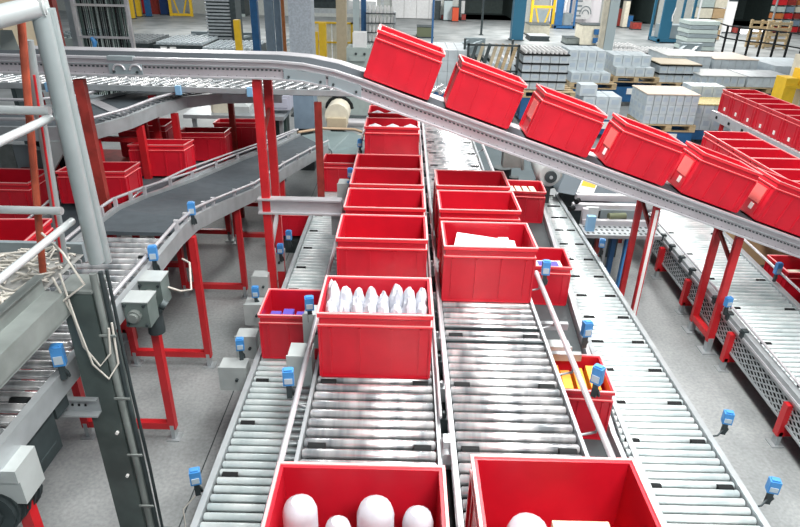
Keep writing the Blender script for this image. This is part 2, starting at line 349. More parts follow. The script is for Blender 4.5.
# ------------------------------------------------------------------ crates
CW, CD, CH = .62, .43, .42
def crate_meshes():
    b = MB(); w, d, t = CW/2-.014, CD/2-.014, .010
    z1 = CH
    b.box(-w, w, -d, -d+t, .006, z1-.004).box(-w, w, d-t, d, .006, z1-.004).box(-w, -w+t, -d+t, d-t, .006, z1-.004).box(w-t, w, -d+t, d-t, .006, z1-.004)
    b.box(-w+t, w-t, -d+t, d-t, .006, .018)
    for x in (-.245, -.085, .085, .245):
        b.box(x-.007, x+.007, -d-.007, -d, .03, .325); b.box(x-.007, x+.007, d, d+.007, .03, .325)
    for y in (-.13, .13):
        b.box(-w-.007, -w, y-.006, y+.006, .03, .325); b.box(w, w+.007, y-.006, y+.006, .03, .325)
    b.box(-w-.004, w+.004, -d-.004, d+.004, 0, .012)
    for sx in (-1, 1):
        for sy in (-1, 1):
            x, y = sx*w, sy*d; b.box(min(x, x+sx*.006)-.004, max(x, x+sx*.006)+.004, min(y, y+sy*.006)-.004, max(y, y+sy*.006)+.004, .012, .33)
    def ring(m, ox, oy, z0, z1, wd, mi=0):
        m.box(-ox, ox, -oy, -oy+wd, z0, z1, mi).box(-ox, ox, oy-wd, oy, z0, z1, mi).box(-ox, -ox+wd, -oy+wd, oy-wd, z0, z1, mi).box(ox-wd, ox, -oy+wd, oy-wd, z0, z1, mi)
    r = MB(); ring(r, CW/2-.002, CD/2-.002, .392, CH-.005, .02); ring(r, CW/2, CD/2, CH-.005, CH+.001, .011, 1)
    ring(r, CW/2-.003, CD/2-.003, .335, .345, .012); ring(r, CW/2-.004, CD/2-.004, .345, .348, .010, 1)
    l = MB().box(-w-.0095, -w-.0005, -.05, .0, .06, .12)
    p = MB().box(-w-.0085, -w, -.10, .10, .14, .30)
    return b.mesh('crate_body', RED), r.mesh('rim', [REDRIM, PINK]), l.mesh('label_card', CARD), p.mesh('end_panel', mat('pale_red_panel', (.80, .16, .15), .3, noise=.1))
CBM, CRM, CLM, CPM = crate_meshes()
def crate(x, y, z, label, group=None, rot=(0, 0, 0), card=False, panel=False, sc=1.0):
    o = thing('plastic_crate', label, 'crate', (x, y, z), group, rot); o.scale = (sc, sc, sc)
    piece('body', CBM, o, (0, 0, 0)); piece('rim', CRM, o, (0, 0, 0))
    if panel: piece('end_panel', CPM, o, (0, 0, 0), label='pale worn end panel')
    if card: piece('label_card', CLM, o, (0, 0, 0), label='small white label')
    return o
G1 = 'red crates on the left centre lane'; G2 = 'red crates on the right centre lane'
xc, yc = -.125, CD/2
for yf, lb in ((1.27, 'red crate nearest the bottom edge holding fat white rolls'), (2.76, 'red crate full of crumpled white bags, alone between bare rollers'),
    (3.73, 'open red crate with a blue packet, right behind the crate of white bags'), (4.30, 'empty red crate second behind the crate of white bags'), (4.83, 'empty red crate third behind the crate of white bags'),
    (5.27, 'half hidden red crate below the tall front of the bag-filled pair'), (6.77, 'red crate with clear bags whose front wall stands out tall, behind the blue sensors'), (7.43, 'red crate with clear bags just behind the tall-fronted one'), (8.05, 'red crate partly hidden under the sloping overhead beam, left centre row')):
    crate(xc, yf+yc, ZC, lb, G1)
for yf, lb in ((1.33, 'blurred red crate at the bottom edge holding a white and a tan parcel'), (3.64, 'red crate with flat white papers, beside the crate in the dark lane'),
    (4.30, 'empty red crate directly behind the crate of white papers'), (4.84, 'empty red crate, farthest back on the right centre lane')):
    crate(.595, yf+yc, ZC, lb, G2)
crate(-.71, 3.84, ZS, 'red crate with blue packets on the low left lane, between grey boxes', 'red crates on the low left lane', sc=.89)
crate(-.71, 7.4, ZS, 'red crate far up the low left lane by the blue sensors', 'red crates on the low left lane', sc=.89)
for yf, lb in ((2.92, 'red crate of orange papers below the right guide rail'), (4.56, 'red crate with a white and violet packet in the dark belt lane'), (6.40, 'red crate of cream books in the dark belt lane near the motor')):
    crate(railB(yf)-.285, yf+.19, .76, lb, 'red crates in the dark belt lane', rot=(0, 0, -.05), sc=.89)
# crates on the descending overhead conveyor
SL = .332; AN = math.atan(SL)
def ztop(x): return 2.43-SL*(x+.03)
for xl, lb in ((-.335, 'topmost red crate on the sloping overhead conveyor'), (.335, 'second red crate down the sloping overhead conveyor'), (1.02, 'third red crate down the sloping overhead conveyor, lifted side to camera'),
               (1.72, 'fourth red crate down the sloping overhead conveyor, above the motor panel'), (2.42, 'fifth red crate down the sloping overhead conveyor, above the twin posts'), (3.12, 'lowest red crate on the slope, cut by the photo edge')):
    c0 = xl+CW*.91/2*math.cos(AN); crate(c0, 5.235, ztop(c0)+.015, lb, 'red crates on the sloping conveyor', rot=(0, AN, 0), card=xl > 1.5, panel=xl > .9, sc=.91)

# crate contents
def blob_roll(x, y, z, r, h, label, group, m=BAG, name='white_roll'):
    b = MB().tube([(x, y, z), (x, y, z+.01), (x, y, z+h-.05), (x, y, z+h-.02), (x, y, z+h)], [r*.9, r, r, r*.85, r*.45], 16)
    solid(name, b, m, label, 'roll', (x, y, z), group)
for i, (x, y, r, h) in enumerate(((-.33, 1.53, .062, .385), (-.195, 1.50, .048, .33), (-.065, 1.53, .066, .385), (.085, 1.52, .055, .36))):
    blob_roll(x, y, ZC+.02, r, h, ['tall', 'short second', 'widest', 'rightmost'][i]+' fat white roll standing in the crate nearest the bottom edge', 'white rolls in the nearest crate')
blob_roll(.47, 1.50, ZC+.02, .075, .34, 'white rounded parcel in the blurred crate at the bottom edge', None, name='parcel')
solid('parcel', MB().box(.56, .76, 1.38, 1.54, ZC+.02, ZC+.33), mat('tan_parcel', (.78, .55, .38), .6, noise=.1), 'flat tan parcel in the blurred crate at the bottom edge', 'parcel', (.65, 1.4, ZC+.02))
def crumple(x, y, z, rx, ry, rz, seed):
    rnd = random.Random(seed); bm = bmesh.new(); bmesh.ops.create_icosphere(bm, subdivisions=3, radius=1)
    ax = [(rnd.uniform(-6, 6), rnd.uniform(-6, 6), rnd.uniform(-6, 6), rnd.uniform(0, 6)) for _ in range(5)]
    m = MB(); vs = []
    for v in bm.verts:
        d = 1+sum(.07*abs(math.sin(a*v.co.x+b_*v.co.y+c*v.co.z+p_)) for a, b_, c, p_ in ax)-.17
        vs.append((x+v.co.x*rx*d, y+v.co.y*ry*d, z+v.co.z*rz*d))
    m.add(vs, [[q.index for q in f.verts] for f in bm.faces]); bm.free(); return m
for k in range(16):
    x = -.375+(k % 8)*.072; y = 2.90+.13*(k//8)+random.uniform(-.02, .02)
    solid('plastic_bag', crumple(x, y, ZC+.25+random.uniform(0, .06), .042, .085, .15, k), BAG, 'crumpled white plastic bag in the crate between bare rollers', 'bag', (x, y, ZC+.02), 'white bags in one crate')
for (yb, n_) in ((6.90, 3), (7.56, 3)):
    for k in range(n_):
        x = -.32+k*.2; pts = [(x-.09+j*.045, yb, ZC+.31+.035*math.sin(j*.78)) for j in range(5)]
        solid('plastic_bag', MB().tube(pts, [.03, .07, .08, .07, .03], 8), BAG, ['left', 'middle', 'right'][k]+' clear plastic bag bulging in the crate %s' % ('behind the blue sensors' if yb < 7.2 else 'under the sloping beam'), 'bag', (x, yb, ZC+.2), 'clear bags, %s crate' % ('tall-fronted' if yb < 7.2 else 'second'))
# papers in CR crate
solid('paper_stack', MB().add([(.35, 3.70, ZC+.345), (.80, 3.72, ZC+.32), (.80, 3.93, ZC+.34), (.40, 3.99, ZC+.37), (.35, 3.70, ZC+.03), (.80, 3.72, ZC+.03), (.80, 3.93, ZC+.03), (.40, 3.99, ZC+.03)],
      [(0,1,2,3),(7,6,5,4),(0,4,5,1),(1,5,6,2),(2,6,7,3),(3,7,4,0)]), WHT, 'stack of white papers in the crate right of the central gap', 'papers', (.57, 3.8, ZC+.03))
solid('paper_stack', MB().box(.68, .75, 3.74, 3.92, ZC+.345, ZC+.37), CARD, 'small pale folder lying on the white papers', 'papers', (.73, 3.8, ZC+.345))
# lettered blue packets
def text_on(parent, txt, size, loc, rot, m, name='lettering'):
    c = bpy.data.curves.new(name, 'FONT'); c.body = txt; c.size = size; c.align_x = 'CENTER'; c.extrude = .0008; c.materials.append(m)
    o = bpy.data.objects.new(name, c); COL.objects.link(o); o.parent = parent; o.location = loc; o.rotation_euler = rot; return o
def tilted(x0, x1, y0, z0, y1, z1, t=.012):
    return MB().add([(x0, y0, z0), (x1, y0, z0), (x1, y1, z1), (x0, y1, z1), (x0, y0, z0-t), (x1, y0, z0-t), (x1, y1, z1-t), (x0, y1, z1-t)], [(0,1,2,3),(7,6,5,4),(0,4,5,1),(1,5,6,2),(2,6,7,3),(3,7,4,0)])
p = solid('packet', tilted(-.0, .165, 3.755, ZC+.385, 3.83, ZC+.37), PURP, 'blue packet with white letters at the front wall of an open crate', 'packet', (.08, 3.79, ZC+.37))
def letters(parent, base, x, y, z, h, word):      # small block letters built from bars, lying flat
    L = {'B': [((0,0),(0,1)),((0,1),(.5,.9)),((.5,.9),(.45,.55)),((.45,.55),(0,.5)),((0,.5),(.6,.4)),((.6,.4),(.55,.05)),((.55,.05),(0,0))], 'Y': [((0,1),(.3,.5)),((.6,1),(.3,.5)),((.3,.5),(.3,0))]}
    for ch in word:
        m = MB()
        for (a, b_), (c, d) in L[ch]: m.bar((x+a*h, y+b_*h, z), (x+c*h, y+d*h, z), h*.2, .003)
        part('letter', m, WHT, parent, base); x += h*.95
letters(p, p.location, .035, 3.765, ZC+.384, .05, 'BY')
p = solid('packet', tilted(-.30, .15, 4.335, ZC+.385, 4.37, ZC+.375), PURP, 'thin violet packet along the front wall of the second open crate', 'packet', (0, 4.35, ZC+.37))
part('label_strip', MB().box(-.2, .1, 4.34, 4.35, ZC+.385, ZC+.387), WHT, p, label='white strip')
for k in range(5):
    x = -.94+k*.095+(.04 if k > 2 else 0)
    q = solid('packet', MB().box(x, x+.075, 3.70, 3.88, ZS+.02, ZS+.27+.02*(k % 2)), [PURP, WHT], 'blue and white packet in the crate on the low left lane', 'packet', (x, 3.8, ZS+.02), 'blue packets on the low left lane')
    part('label_strip', MB().box(x+.01, x+.065, 3.73, 3.76, ZS+.27+.02*(k % 2), ZS+.275+.02*(k % 2)), WHT, q, label='white strip')
for k in range(6):
    x = .80+k*.078; hh = .22+.02*(k % 3)
    solid('orange_folder', MB().add([(x, 2.96, .78), (x+.06, 2.96, .78), (x+.06, 3.24, .78), (x, 3.24, .78), (x+.012, 2.98, .78+hh), (x+.07, 2.98, .78+hh), (x+.07, 3.23, .78+hh+.05), (x+.012, 3.23, .78+hh+.05)],
          [(3,2,1,0),(4,5,6,7),(0,1,5,4),(1,2,6,5),(2,3,7,6),(3,0,4,7)]), ORG, 'orange folder standing in the crate below the right guide rail', 'folder', (x, 3.1, .78), 'orange folders in one crate')
q = solid('packet', MB().box(1.16, 1.38, 4.62, 4.76, .78, 1.09), WHT, 'white packet with violet mark in the dark belt lane crate', 'packet', (1.27, 4.7, .78))
part('emblem', MB().box(1.18, 1.25, 4.64, 4.74, 1.09, 1.093).box(1.28, 1.35, 4.64, 4.74, 1.09, 1.093), PURP, q, label='violet printed mark')
for k in range(6):
    x = 1.09+k*.08
    solid('book', MB().add([(x, 6.47, .78), (x+.06, 6.47, .78), (x+.07, 6.70, .78), (x+.01, 6.70, .78), (x, 6.47, 1.04), (x+.06, 6.47, 1.04), (x+.02, 6.70, 1.09), (x-.04, 6.70, 1.09)],
          [(3,2,1,0),(4,5,6,7),(0,1,5,4),(1,2,6,5),(2,3,7,6),(3,0,4,7)]), mat('cream_pages', (.85, .72, .55), .6, noise=.1), 'cream book in the blurred crate near the motor', 'book', (x, 6.6, .78), 'cream books in one crate')

# ------------------------------------------------------------------ overhead conveyor (incline)
OH = thing('overhead_conveyor', 'pale overhead conveyor, level from the left then sloping down right on red posts', 'conveyor', (-1.2, 5.2, 0))
path = [(-9, 2.66), (-1.05, 2.66), (-.80, 2.645), (-.55, 2.60), (-.30, 2.525), (-.03, 2.43), (4.9, ztop(4.9))]
def side(y, y1, h0, h1, m, name, dz=0, k=.88):      # vertical plate following the path
    L = MB(); vs = []; fs = []
    for x, z in path:
        q = 1 if x > -.4 else k
        vs += [(x, y, z+dz-h0*q), (x, y, z+dz-h1*q), (x, y1, z+dz-h1*q), (x, y1, z+dz-h0*q)]
    for i in range(len(path)-1):
        a = i*4; b = a+4
        for k in range(4): fs.append((a+k, a+(k+1) % 4, b+(k+1) % 4, b+k))
    fs += [(0, 1, 2, 3), (len(vs)-1, len(vs)-2, len(vs)-3, len(vs)-4)]
    L.add(vs, fs); return part(name, L, m, OH)
ALP = mat('anodised_pinkish', (.50, .47, .50), .38, .45, noise=.10, nscale=5)
side(4.97, 4.985, 0.0, .150, ALP, 'side_beam'); side(4.955, 5.0, -.006, .012, ALU, 'top_flange'); side(4.945, 4.985, .142, .156, ALU, 'bottom_flange')
side(4.958, 4.972, .05, .058, GALV, 'web_ridge')
side(5.475, 5.49, .012, .15, ALP, 'side_beam'); side(5.33, 5.52, .0, .02, ALU, 'top_flange')
side(5.0, 5.33, .004, .02, mat('belt_overhead', (.05, .06, .07), .85, spec=.15), 'belt')
sm = MB(); x = -6.5
def zp(x):
    for (a, za), (b, zb) in zip(path, path[1:]):
        if a <= x <= b: return za+(zb-za)*(x-a)/(b-a)
def kq(x): return 1 if x > -.4 else .88
while x < 4.8:
    z = zp(x); sl = 0 if x < -.9 else -SL; t = z-.07*kq(x); b_ = t-.012
    sm.add([(x, 4.966, t), (x+.018, 4.966, t+sl*.018), (x+.018, 4.966, b_+sl*.018), (x, 4.966, b_), (x, 4.975, t), (x+.018, 4.975, t+sl*.018), (x+.018, 4.975, b_+sl*.018), (x, 4.975, b_)],
           [(0,1,2,3),(0,4,5,1),(1,5,6,2),(2,6,7,3),(3,7,4,0)]); x += .034
part('slot_row', sm, DKST, OH, label='row of small dark slots', kind='stuff')
sm = MB(); x = -6.5
while x < 4.8:
    z = zp(x)+.128-.128*kq(x); sm.add([(x, 4.966, z-.128), (x+.006, 4.966, z-.128), (x+.006, 4.966, z-.134), (x, 4.966, z-.134)], [(0, 1, 2, 3)]); x += .075
part('rivet_row', sm, DKST, OH, kind='stuff')
for x0, x1 in ((-.95, -.62), (-.60, -.34), (-2.32, -2.06)):
    m = MB(); vs = []
    for x in (x0, x1): vs += [(x, 4.955, zp(x)-.045), (x, 4.955, zp(x)-.14*kq(x)), (x, 4.968, zp(x)-.14*kq(x)), (x, 4.968, zp(x)-.045)]
    m.add(vs, [(0,1,5,4),(1,2,6,5),(2,3,7,6),(3,0,4,7),(0,3,2,1),(4,5,6,7)])
    part('splice_plate', m, PLATE, OH, label='grey bolted splice plate')
    for q in (x0+.04, x1-.04): piece('bolt', BOLT, OH, (q+1.2, 4.955-5.2, zp(q)-.105), rot=(0, 0, -math.pi/2))
for x in (-2.24, -2.11):
    m = MB().tube([(x+.045*math.cos(a)-.0, 4.948, 2.57+.04*math.sin(a)) for a in [math.pi*k/8 for k in range(0, 9)]], .009, 6)
    part('cover_arc', m, ALU, OH)
for x in (-2.32, 3.95): part('joint_sleeve', MB().box(x, x+.2, 4.95, 5.0, zp(x)-.02, zp(x)+.012), PLATE, OH)
def portal(x, yf, yr, ztf, ztr, w=.075, d=.05, brace=None):
    for y, zt, m in ((yf, ztf, REDP), (yr, ztr, REDP)):
        part('post', MB().box(x-w/2, x+w/2, y-d/2, y+d/2, .12, zt).box(x-w/2+.01, x+w/2-.01, y-d/2-.002, y-d/2, .12, zt), m, OH, label='red steel post')
        part('foot', MB().box(x-.025, x+.025, y-.03, y+.03, .01, .16).box(x-.07, x+.07, y-.07, y+.07, 0, .012), GALV, OH, label='steel foot plate')
    part('cross_bar', MB().box(x-.03, x+.03, yf, yr, .14, .20), REDP, OH)
    if brace:
        part('brace', MB().bar((x, yf, brace), (x, yr, brace+.2), .025, .035), REDD, OH)
portal(-1.18, 5.02, 5.42, 2.52, 2.52, .07, brace=2.0)
part('cross_bar', MB().bar((-1.18, 5.02, .98), (-1.18, 5.42, 1.2), .03, .05), ALU, OH, label='pale diagonal brace')
part('support_arm', MB().box(-1.25, -.52, 5.0, 5.06, 1.37, 1.51).box(-1.25, -.52, 4.97, 5.0, 1.37, 1.385).box(-1.25, -.52, 4.97, 5.0, 1.495, 1.51), ALU, OH, label='pale horizontal channel arm')
portal(3.04, 5.05, 5.42, ztop(3.04)-.17, ztop(3.04)-.17, .065, .045, brace=.95)
portal(2.24, 5.05, 5.42, ztop(2.24)-.17, ztop(2.24)-.17, .05, .045, brace=1.25)
part('web_face', MB().box(2.226, 2.254, 5.022, 5.026, .3, ztop(2.24)-.2), CARD, OH, label='pale web of the channel post')
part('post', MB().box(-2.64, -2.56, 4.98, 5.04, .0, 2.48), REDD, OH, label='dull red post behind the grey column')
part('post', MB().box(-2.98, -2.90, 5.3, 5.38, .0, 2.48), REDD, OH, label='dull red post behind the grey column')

# ------------------------------------------------------------------ left belt conveyor LB with U-turn
LB = thing('belt_conveyor', 'left belt conveyor: bare rollers near the grey column, then a dark belt that turns back', 'conveyor', (-2.1, 1.2, 0))
xr_, xl_ = -1.765, -2.40
Lp = [(-2.40, 4.35, 1.45), (-2.42, 4.9, 1.41), (-2.42, 5.5, 1.30), (-2.30, 6.5, 1.13), (-2.08, 7.6, 1.02), (-1.78, 8.6, .94), (-1.58, 9.4, .90), (-1.25, 9.85, .86), (-.85, 9.95, .83), (-.50, 9.65, .80), (-.42, 8.85, .785)]
Rp = [(-1.765, 4.35, 1.45), (-1.765, 4.75, 1.41), (-1.74, 5.2, 1.32), (-1.64, 6.25, 1.11), (-1.50, 7.3, 1.02), (-1.30, 8.2, .95), (-1.14, 8.8, .90), (-1.10, 8.88, .86), (-1.07, 8.90, .83), (-1.05, 8.88, .80), (-1.04, 8.84, .785)]
part('belt', MB().ribbon(Lp[:7], Rp[:7], .03), BELT, LB)
part('turn_belt', MB().ribbon(Lp[6:], Rp[6:], .03), BELTG, LB, label='green-grey curved belt')
part('rim_guard', MB().tube([(x-.06 if x < -.9 else x+.05, y+.06, z+.03) for x, y, z in Lp[6:]], .022, 8), mat('tan_rim', (.50, .36, .24), .5), LB, label='tan curved rim')
for pts, s_ in ((Lp[:7], -1), (Rp[:7], 1)):
    q = [(x+s_*.03, y, z+.03) for x, y, z in pts]
    part('side_rail', MB().strip(q, .035, .14), GALV, LB); part('guide_rail', MB().tube([(x+s_*.02, y, z+.065) for x, y, z in q], .013, 6), ALU, LB)
    for i, (x, y, z) in enumerate(q[:-1]):
        for t in (0, .5):
            a = Vector(q[i]).lerp(Vector(q[i+1]), t); part('bracket', MB().box(a.x-.015, a.x+.015, a.y-.012, a.y+.012, a.z-.06, a.z+.08), ALU, LB)
roller_field(LB, lambda y: xl_, lambda y: xr_, 1.25, 4.32, 1.45, .088, RM25, .0285, 9)
for x in (xl_-.03, xr_+.03):
    part('side_rail', MB().strip([(x, 1.2, 1.47), (x, 4.4, 1.47)], .04, .13), GALV, LB)
part('guide_rail', MB().tube([(xr_+.02, 2.7, 1.53), (xr_+.02, 4.35, 1.53)], .013, 8), ALU, LB); part('guide_rail', MB().tube([(xl_-.02, 1.2, 1.53), (xl_-.02, 4.35, 1.53)], .013, 8), ALU, LB)
for y, zt in ((2.05, 1.34), (3.67, 1.34), (4.62, 1.30), (5.9, 1.04), (7.3, .9)):
    xa, xb = (-2.40, -1.73) if y < 5 else ((-2.36, -1.70) if y < 7 else (-2.14, -1.5))
    leg_frame(LB, xa, xb, y, zt, REDP, .055)
for y, z in ((4.25, 1.50), (4.05, 1.50)): pass
sensor(LB, -1.70, 4.62, 1.50, .2, .10); sensor(LB, -1.70, 3.78, 1.50, .2, .10); sensor(LB, -1.70, 2.52, 1.53, .3, .11)
def gearbox(x0, x1, y0, y1, z0, z1):
    GB = mat('gearbox_green_grey', (.17, .22, .21), .45, .2, noise=.2)
    o = part('gearbox', MB().box(x0, x1, y0, y1, z0, z1).box(x0-.004, x1+.004, y0-.004, y1+.004, z1-.012, z1), [GB], LB, label='grey green gearbox with round flange'); o['_b'] = tuple(LB.location)
    xm, zm = (x0+x1)/2-.01, (z0+z1)/2
    part('flange', MB().tube([(xm, y0-.03, zm), (xm, y0, zm)], .042, 16).tube([(xm, y0-.05, zm), (xm, y0-.03, zm)], .03, 12), BEAMG, o, LB.location)
    part('top_plate', MB().box(x0-.006, x1+.006, y0-.006, y1+.006, z1, z1+.006), BOXG, o, LB.location)
    for dx in (-.055, .065):
        for dz in (-.07, .07): piece('bolt', BOLT, o, (xm+dx-LB.location.x, y0-.001-LB.location.y, zm+dz-LB.location.z), rot=(0, 0, -math.pi/2))
gearbox(-1.71, -1.56, 3.26, 3.40, 1.28, 1.46); gearbox(-1.71, -1.57, 3.52, 3.66, 1.27, 1.47)
part('worm_motor', MB().tube([(-1.56, 3.46, 1.34), (-1.53, 3.46, 1.32)], .035, 12).tube([(-1.62, 3.46, 1.27), (-1.62, 3.46, 1.12)], .055, 12), DKST, LB)
part('cable', MB().tube([(-1.67, 4.2, 1.3), (-1.58, 4.1, 1.32), (-1.52, 3.9, 1.2), (-1.52, 3.7, 1.3), (-1.6, 3.6, 1.4)], .008, 6), CABLE, LB, label='pale looping cable')
# drive machinery below the near end of LB
gm = part('motor_cover', MB().box(-2.1, -1.655, 1.97, 2.12, 1.16, 1.365).box(-2.1, -1.65, 1.955, 1.97, 1.30, 1.37), BOXG, LB, label='pale sheet metal motor cover')
part('motor', MB().tube([(-1.80, 1.93, 1.12), (-1.80, 2.15, 1.08)], .10, 16).tube([(-1.80, 1.91, 1.12), (-1.80, 1.93, 1.12)], .05, 12), DKST, LB, label='dark ribbed motor')
for k in range(5): part('cooling_rib', MB().tube([(-1.80, 1.95+k*.04, 1.118-k*.006), (-1.80, 1.96+k*.04, 1.116-k*.006)], .112, 16), DKST, LB)
part('drive_plate', MB().box(-1.78, -1.74, 2.16, 2.42, 1.08, 1.33).box(-1.74, -1.735, 2.2, 2.38, 1.12, 1.15), DKST, LB, label='dark drive side plate')
part('drive_housing', MB().box(-1.80, -1.74, 2.44, 2.56, 1.24, 1.34), DKST, LB)
crate(-1.42, 7.25, .22, 'small red crate low beneath the end of the left belt, left of the low lane', None, rot=(0, .12, .3), sc=.8)
solid('crate_stand', MB().box(-1.65, -1.2, 7.05, 7.45, 0, .17), DKST, 'dark low stand under the small crate beneath the left belt', 'stand', (-1.4, 7.25, 0))
# ------------------------------------------------------------------ second belt LB2 with crates
L2 = thing('belt_conveyor', 'second dark belt conveyor behind the left one, carrying a diagonal file of red crates', 'conveyor', (-3, 3.2, 0))
c2 = [(-3.15, 3.4, .98), (-3.13, 4.55, 1.0), (-2.95, 5.05, 1.16), (-2.86, 5.5, 1.27), (-2.74, 6.5, 1.18), (-2.56, 7.5, 1.06), (-2.30, 8.4, .98), (-2.02, 9.3, .93)]
La = [(x-.34, y+.05, z-.01) for x, y, z in c2]; Ra = [(x+.34, y-.05, z-.01) for x, y, z in c2]
part('belt', MB().ribbon(La, Ra, .03), BELT, L2)
for pts, s_ in ((La, -1), (Ra, 1)):
    q = [(x+s_*.03, y, z+.03) for x, y, z in pts]
    part('side_rail', MB().strip(q, .03, .12), GALV, L2); part('guide_rail', MB().tube([(x, y, z+.08) for x, y, z in q], .012, 6), ALU, L2)
for y, zt in ((3.8, 1.2), (5.0, 1.12), (6.4, .98), (7.38, .9), (8.4, .82)):
    c = min(c2, key=lambda p: abs(p[1]-y))[0]; leg_frame(L2, c-.3, c+.3, y, zt)
def zb(y):
    for (xa, ya, za), (xb, yb, zb_) in zip(c2, c2[1:]):
        if ya <= y <= yb: t = (y-ya)/(yb-ya); return xa+(xb-xa)*t, za+(zb_-za)*t, math.atan2(zb_-za, yb-ya)
for y, dx, sc_, sz, lb in ((4.3, 0, 1.08, 1.0, 'large red crate at the left edge behind the handrails'), (5.52, .0, 1.0, .72, 'red crate just right of the grey handrail post, beside the dark belt'), (6.62, .04, .97, .84, 'broad plain-sided red crate in the middle of the rear belt file'),
              (7.6, .02, .97, .86, 'red crate close behind the broad middle one of the rear belt file'), (8.4, 0, .93, .9, 'dark-sided red crate at the far end of the rear belt file')):
    x, z, a = zb(y); o = crate(x+dx, y, z+.012, lb, 'red crates on the rear left belt', rot=(a if y > 5.2 else 0, 0, .07), card=False, sc=sc_); o.scale.z = sc_*sz
# extra crates behind that file
for x, y, z, lb in ((-3.35, 7.95, 1.0, 'red crate standing behind the middle of the rear belt file'), (-3.85, 5.7, 1.0, 'open red crate at the left edge above the large one')):
    crate(x, y, z, lb, 'red crates behind the rear left belt')
o = solid('crate_table', MB().box(-4.7, -3.38, 5.4, 8.1, .94, .99).box(-4.6, -4.54, 5.5, 5.56, 0, .94).box(-3.5, -3.44, 5.5, 5.56, 0, .94).box(-3.5, -3.44, 7.9, 7.96, 0, .94).box(-4.6, -4.54, 7.9, 7.96, 0, .94), REDD, 'low red steel table behind the rear left belt', 'table', (-4, 6.7, 0))

# ------------------------------------------------------------------ upper left conveyors behind the beam
C3 = thing('belt_conveyor', 'raised curved belt with grey side channels under the level overhead beam', 'conveyor', (-3, 6.5, 0))
ci = [(-6.0, 5.6, 1.88), (-3.4, 5.68, 1.88), (-2.95, 5.8, 1.88), (-2.8, 6.2, 1.88), (-2.72, 6.7, 1.88), (-2.55, 7.2, 1.88), (-2.2, 7.5, 1.88), (-1.5, 7.62, 1.88)]
co = [(-6.0, 6.45, 1.88), (-3.95, 6.5, 1.88), (-3.6, 6.75, 1.88), (-3.42, 7.2, 1.88), (-3.2, 7.7, 1.88), (-2.85, 8.1, 1.88), (-2.3, 8.3, 1.88), (-1.5, 8.35, 1.88)]
part('belt', MB().ribbon(co, ci, .03), BELT, C3)
for pts, s_ in ((ci, -1), (co, 1)):
    part('side_rail', MB().strip([(x, y, z+.03) for x, y, z in pts], .05, .13), GALV, C3); part('guide_rail', MB().tube([(x, y, z+.1) for x, y, z in pts], .016, 6), ALU, C3)
part('gap_plate', MB().bar((-2.83, 6.25, 1.887), (-3.5, 6.95, 1.887), .12, .012), ALU, C3)
rb = MB()
for k in range(30):
    t = k/29*(len(ci)-3)+1; i = min(int(t), len(ci)-2); a = Vector(ci[i]).lerp(Vector(ci[i+1]), t-i)
    if a.x > -2.9: rb.tube([(a.x-.13, a.y+.10, 1.905), (a.x-.03, a.y+.04, 1.905)], .014, 6)
part('wheel_row', rb, ROL, C3, kind='stuff')
for x, y in ((-3.0, 5.86), (-3.45, 6.6), (-2.78, 6.4), (-2.62, 7.0), (-3.2, 7.5), (-2.3, 8.2), (-4.6, 5.9)):
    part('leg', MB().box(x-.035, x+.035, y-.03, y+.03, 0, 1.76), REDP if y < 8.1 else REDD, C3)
part('cross_bar', MB().box(-3.45, -2.8, 6.5, 6.55, 1.1, 1.15), REDP, C3); part('cross_bar', MB().box(-3.45, -2.8, 6.5, 6.55, 1.55, 1.6), REDP, C3)
part('gusset', MB().add([(-3.4, 5.66, 1.78), (-3.15, 5.66, 1.78), (-3.4, 5.66, 1.45), (-3.4, 5.7, 1.78), (-3.15, 5.7, 1.78), (-3.4, 5.7, 1.45)], [(0,1,2),(5,4,3),(0,3,4,1),(1,4,5,2),(2,5,3,0)]), BOXG, C3)
C4 = thing('roller_conveyor', 'level conveyor of slanted bright rollers running just below the overhead beam', 'conveyor', (-3, 7.4, 0))
rs = MB().tube([(-.045, -.11, 0), (.045, .11, 0)], .022, 8).mesh('roller', ROL)
for k in range(62):
    for j in (0, 1): piece('roller', rs, C4, (-5.2+k*.125+3-1.4+(.05 if j else 0), (7.14 if j else 7.38)-7.4, 2.05))
part('side_rail', MB().box(-6.7, .1, 6.98, 7.01, 2.0, 2.06), GALV, C4); part('side_rail', MB().box(-6.7, .1, 7.25, 7.27, 2.0, 2.05), GALV, C4); part('side_rail', MB().box(-6.7, .1, 7.50, 7.53, 1.98, 2.07), GALV, C4)
part('pan', MB().box(-6.7, .1, 7.01, 7.46, 1.99, 2.0), DKST, C4)
for x in (-4.2, -2.9): part('leg', MB().box(x-.035, x+.035, 7.1, 7.16, 0, 1.93), REDP, C4)
part('leg', MB().box(-1.01, -.93, 6.95, 7.0, 0, 1.93), REDD, C4)
for x in (-4.0, -2.55, -1.75):
    o = part('sensor', MB().box(x, x+.06, 6.93, 6.97, 1.98, 2.08), mat('pale_blue', (.25, .5, .75), .4), C4, label='pale blue sensor box')
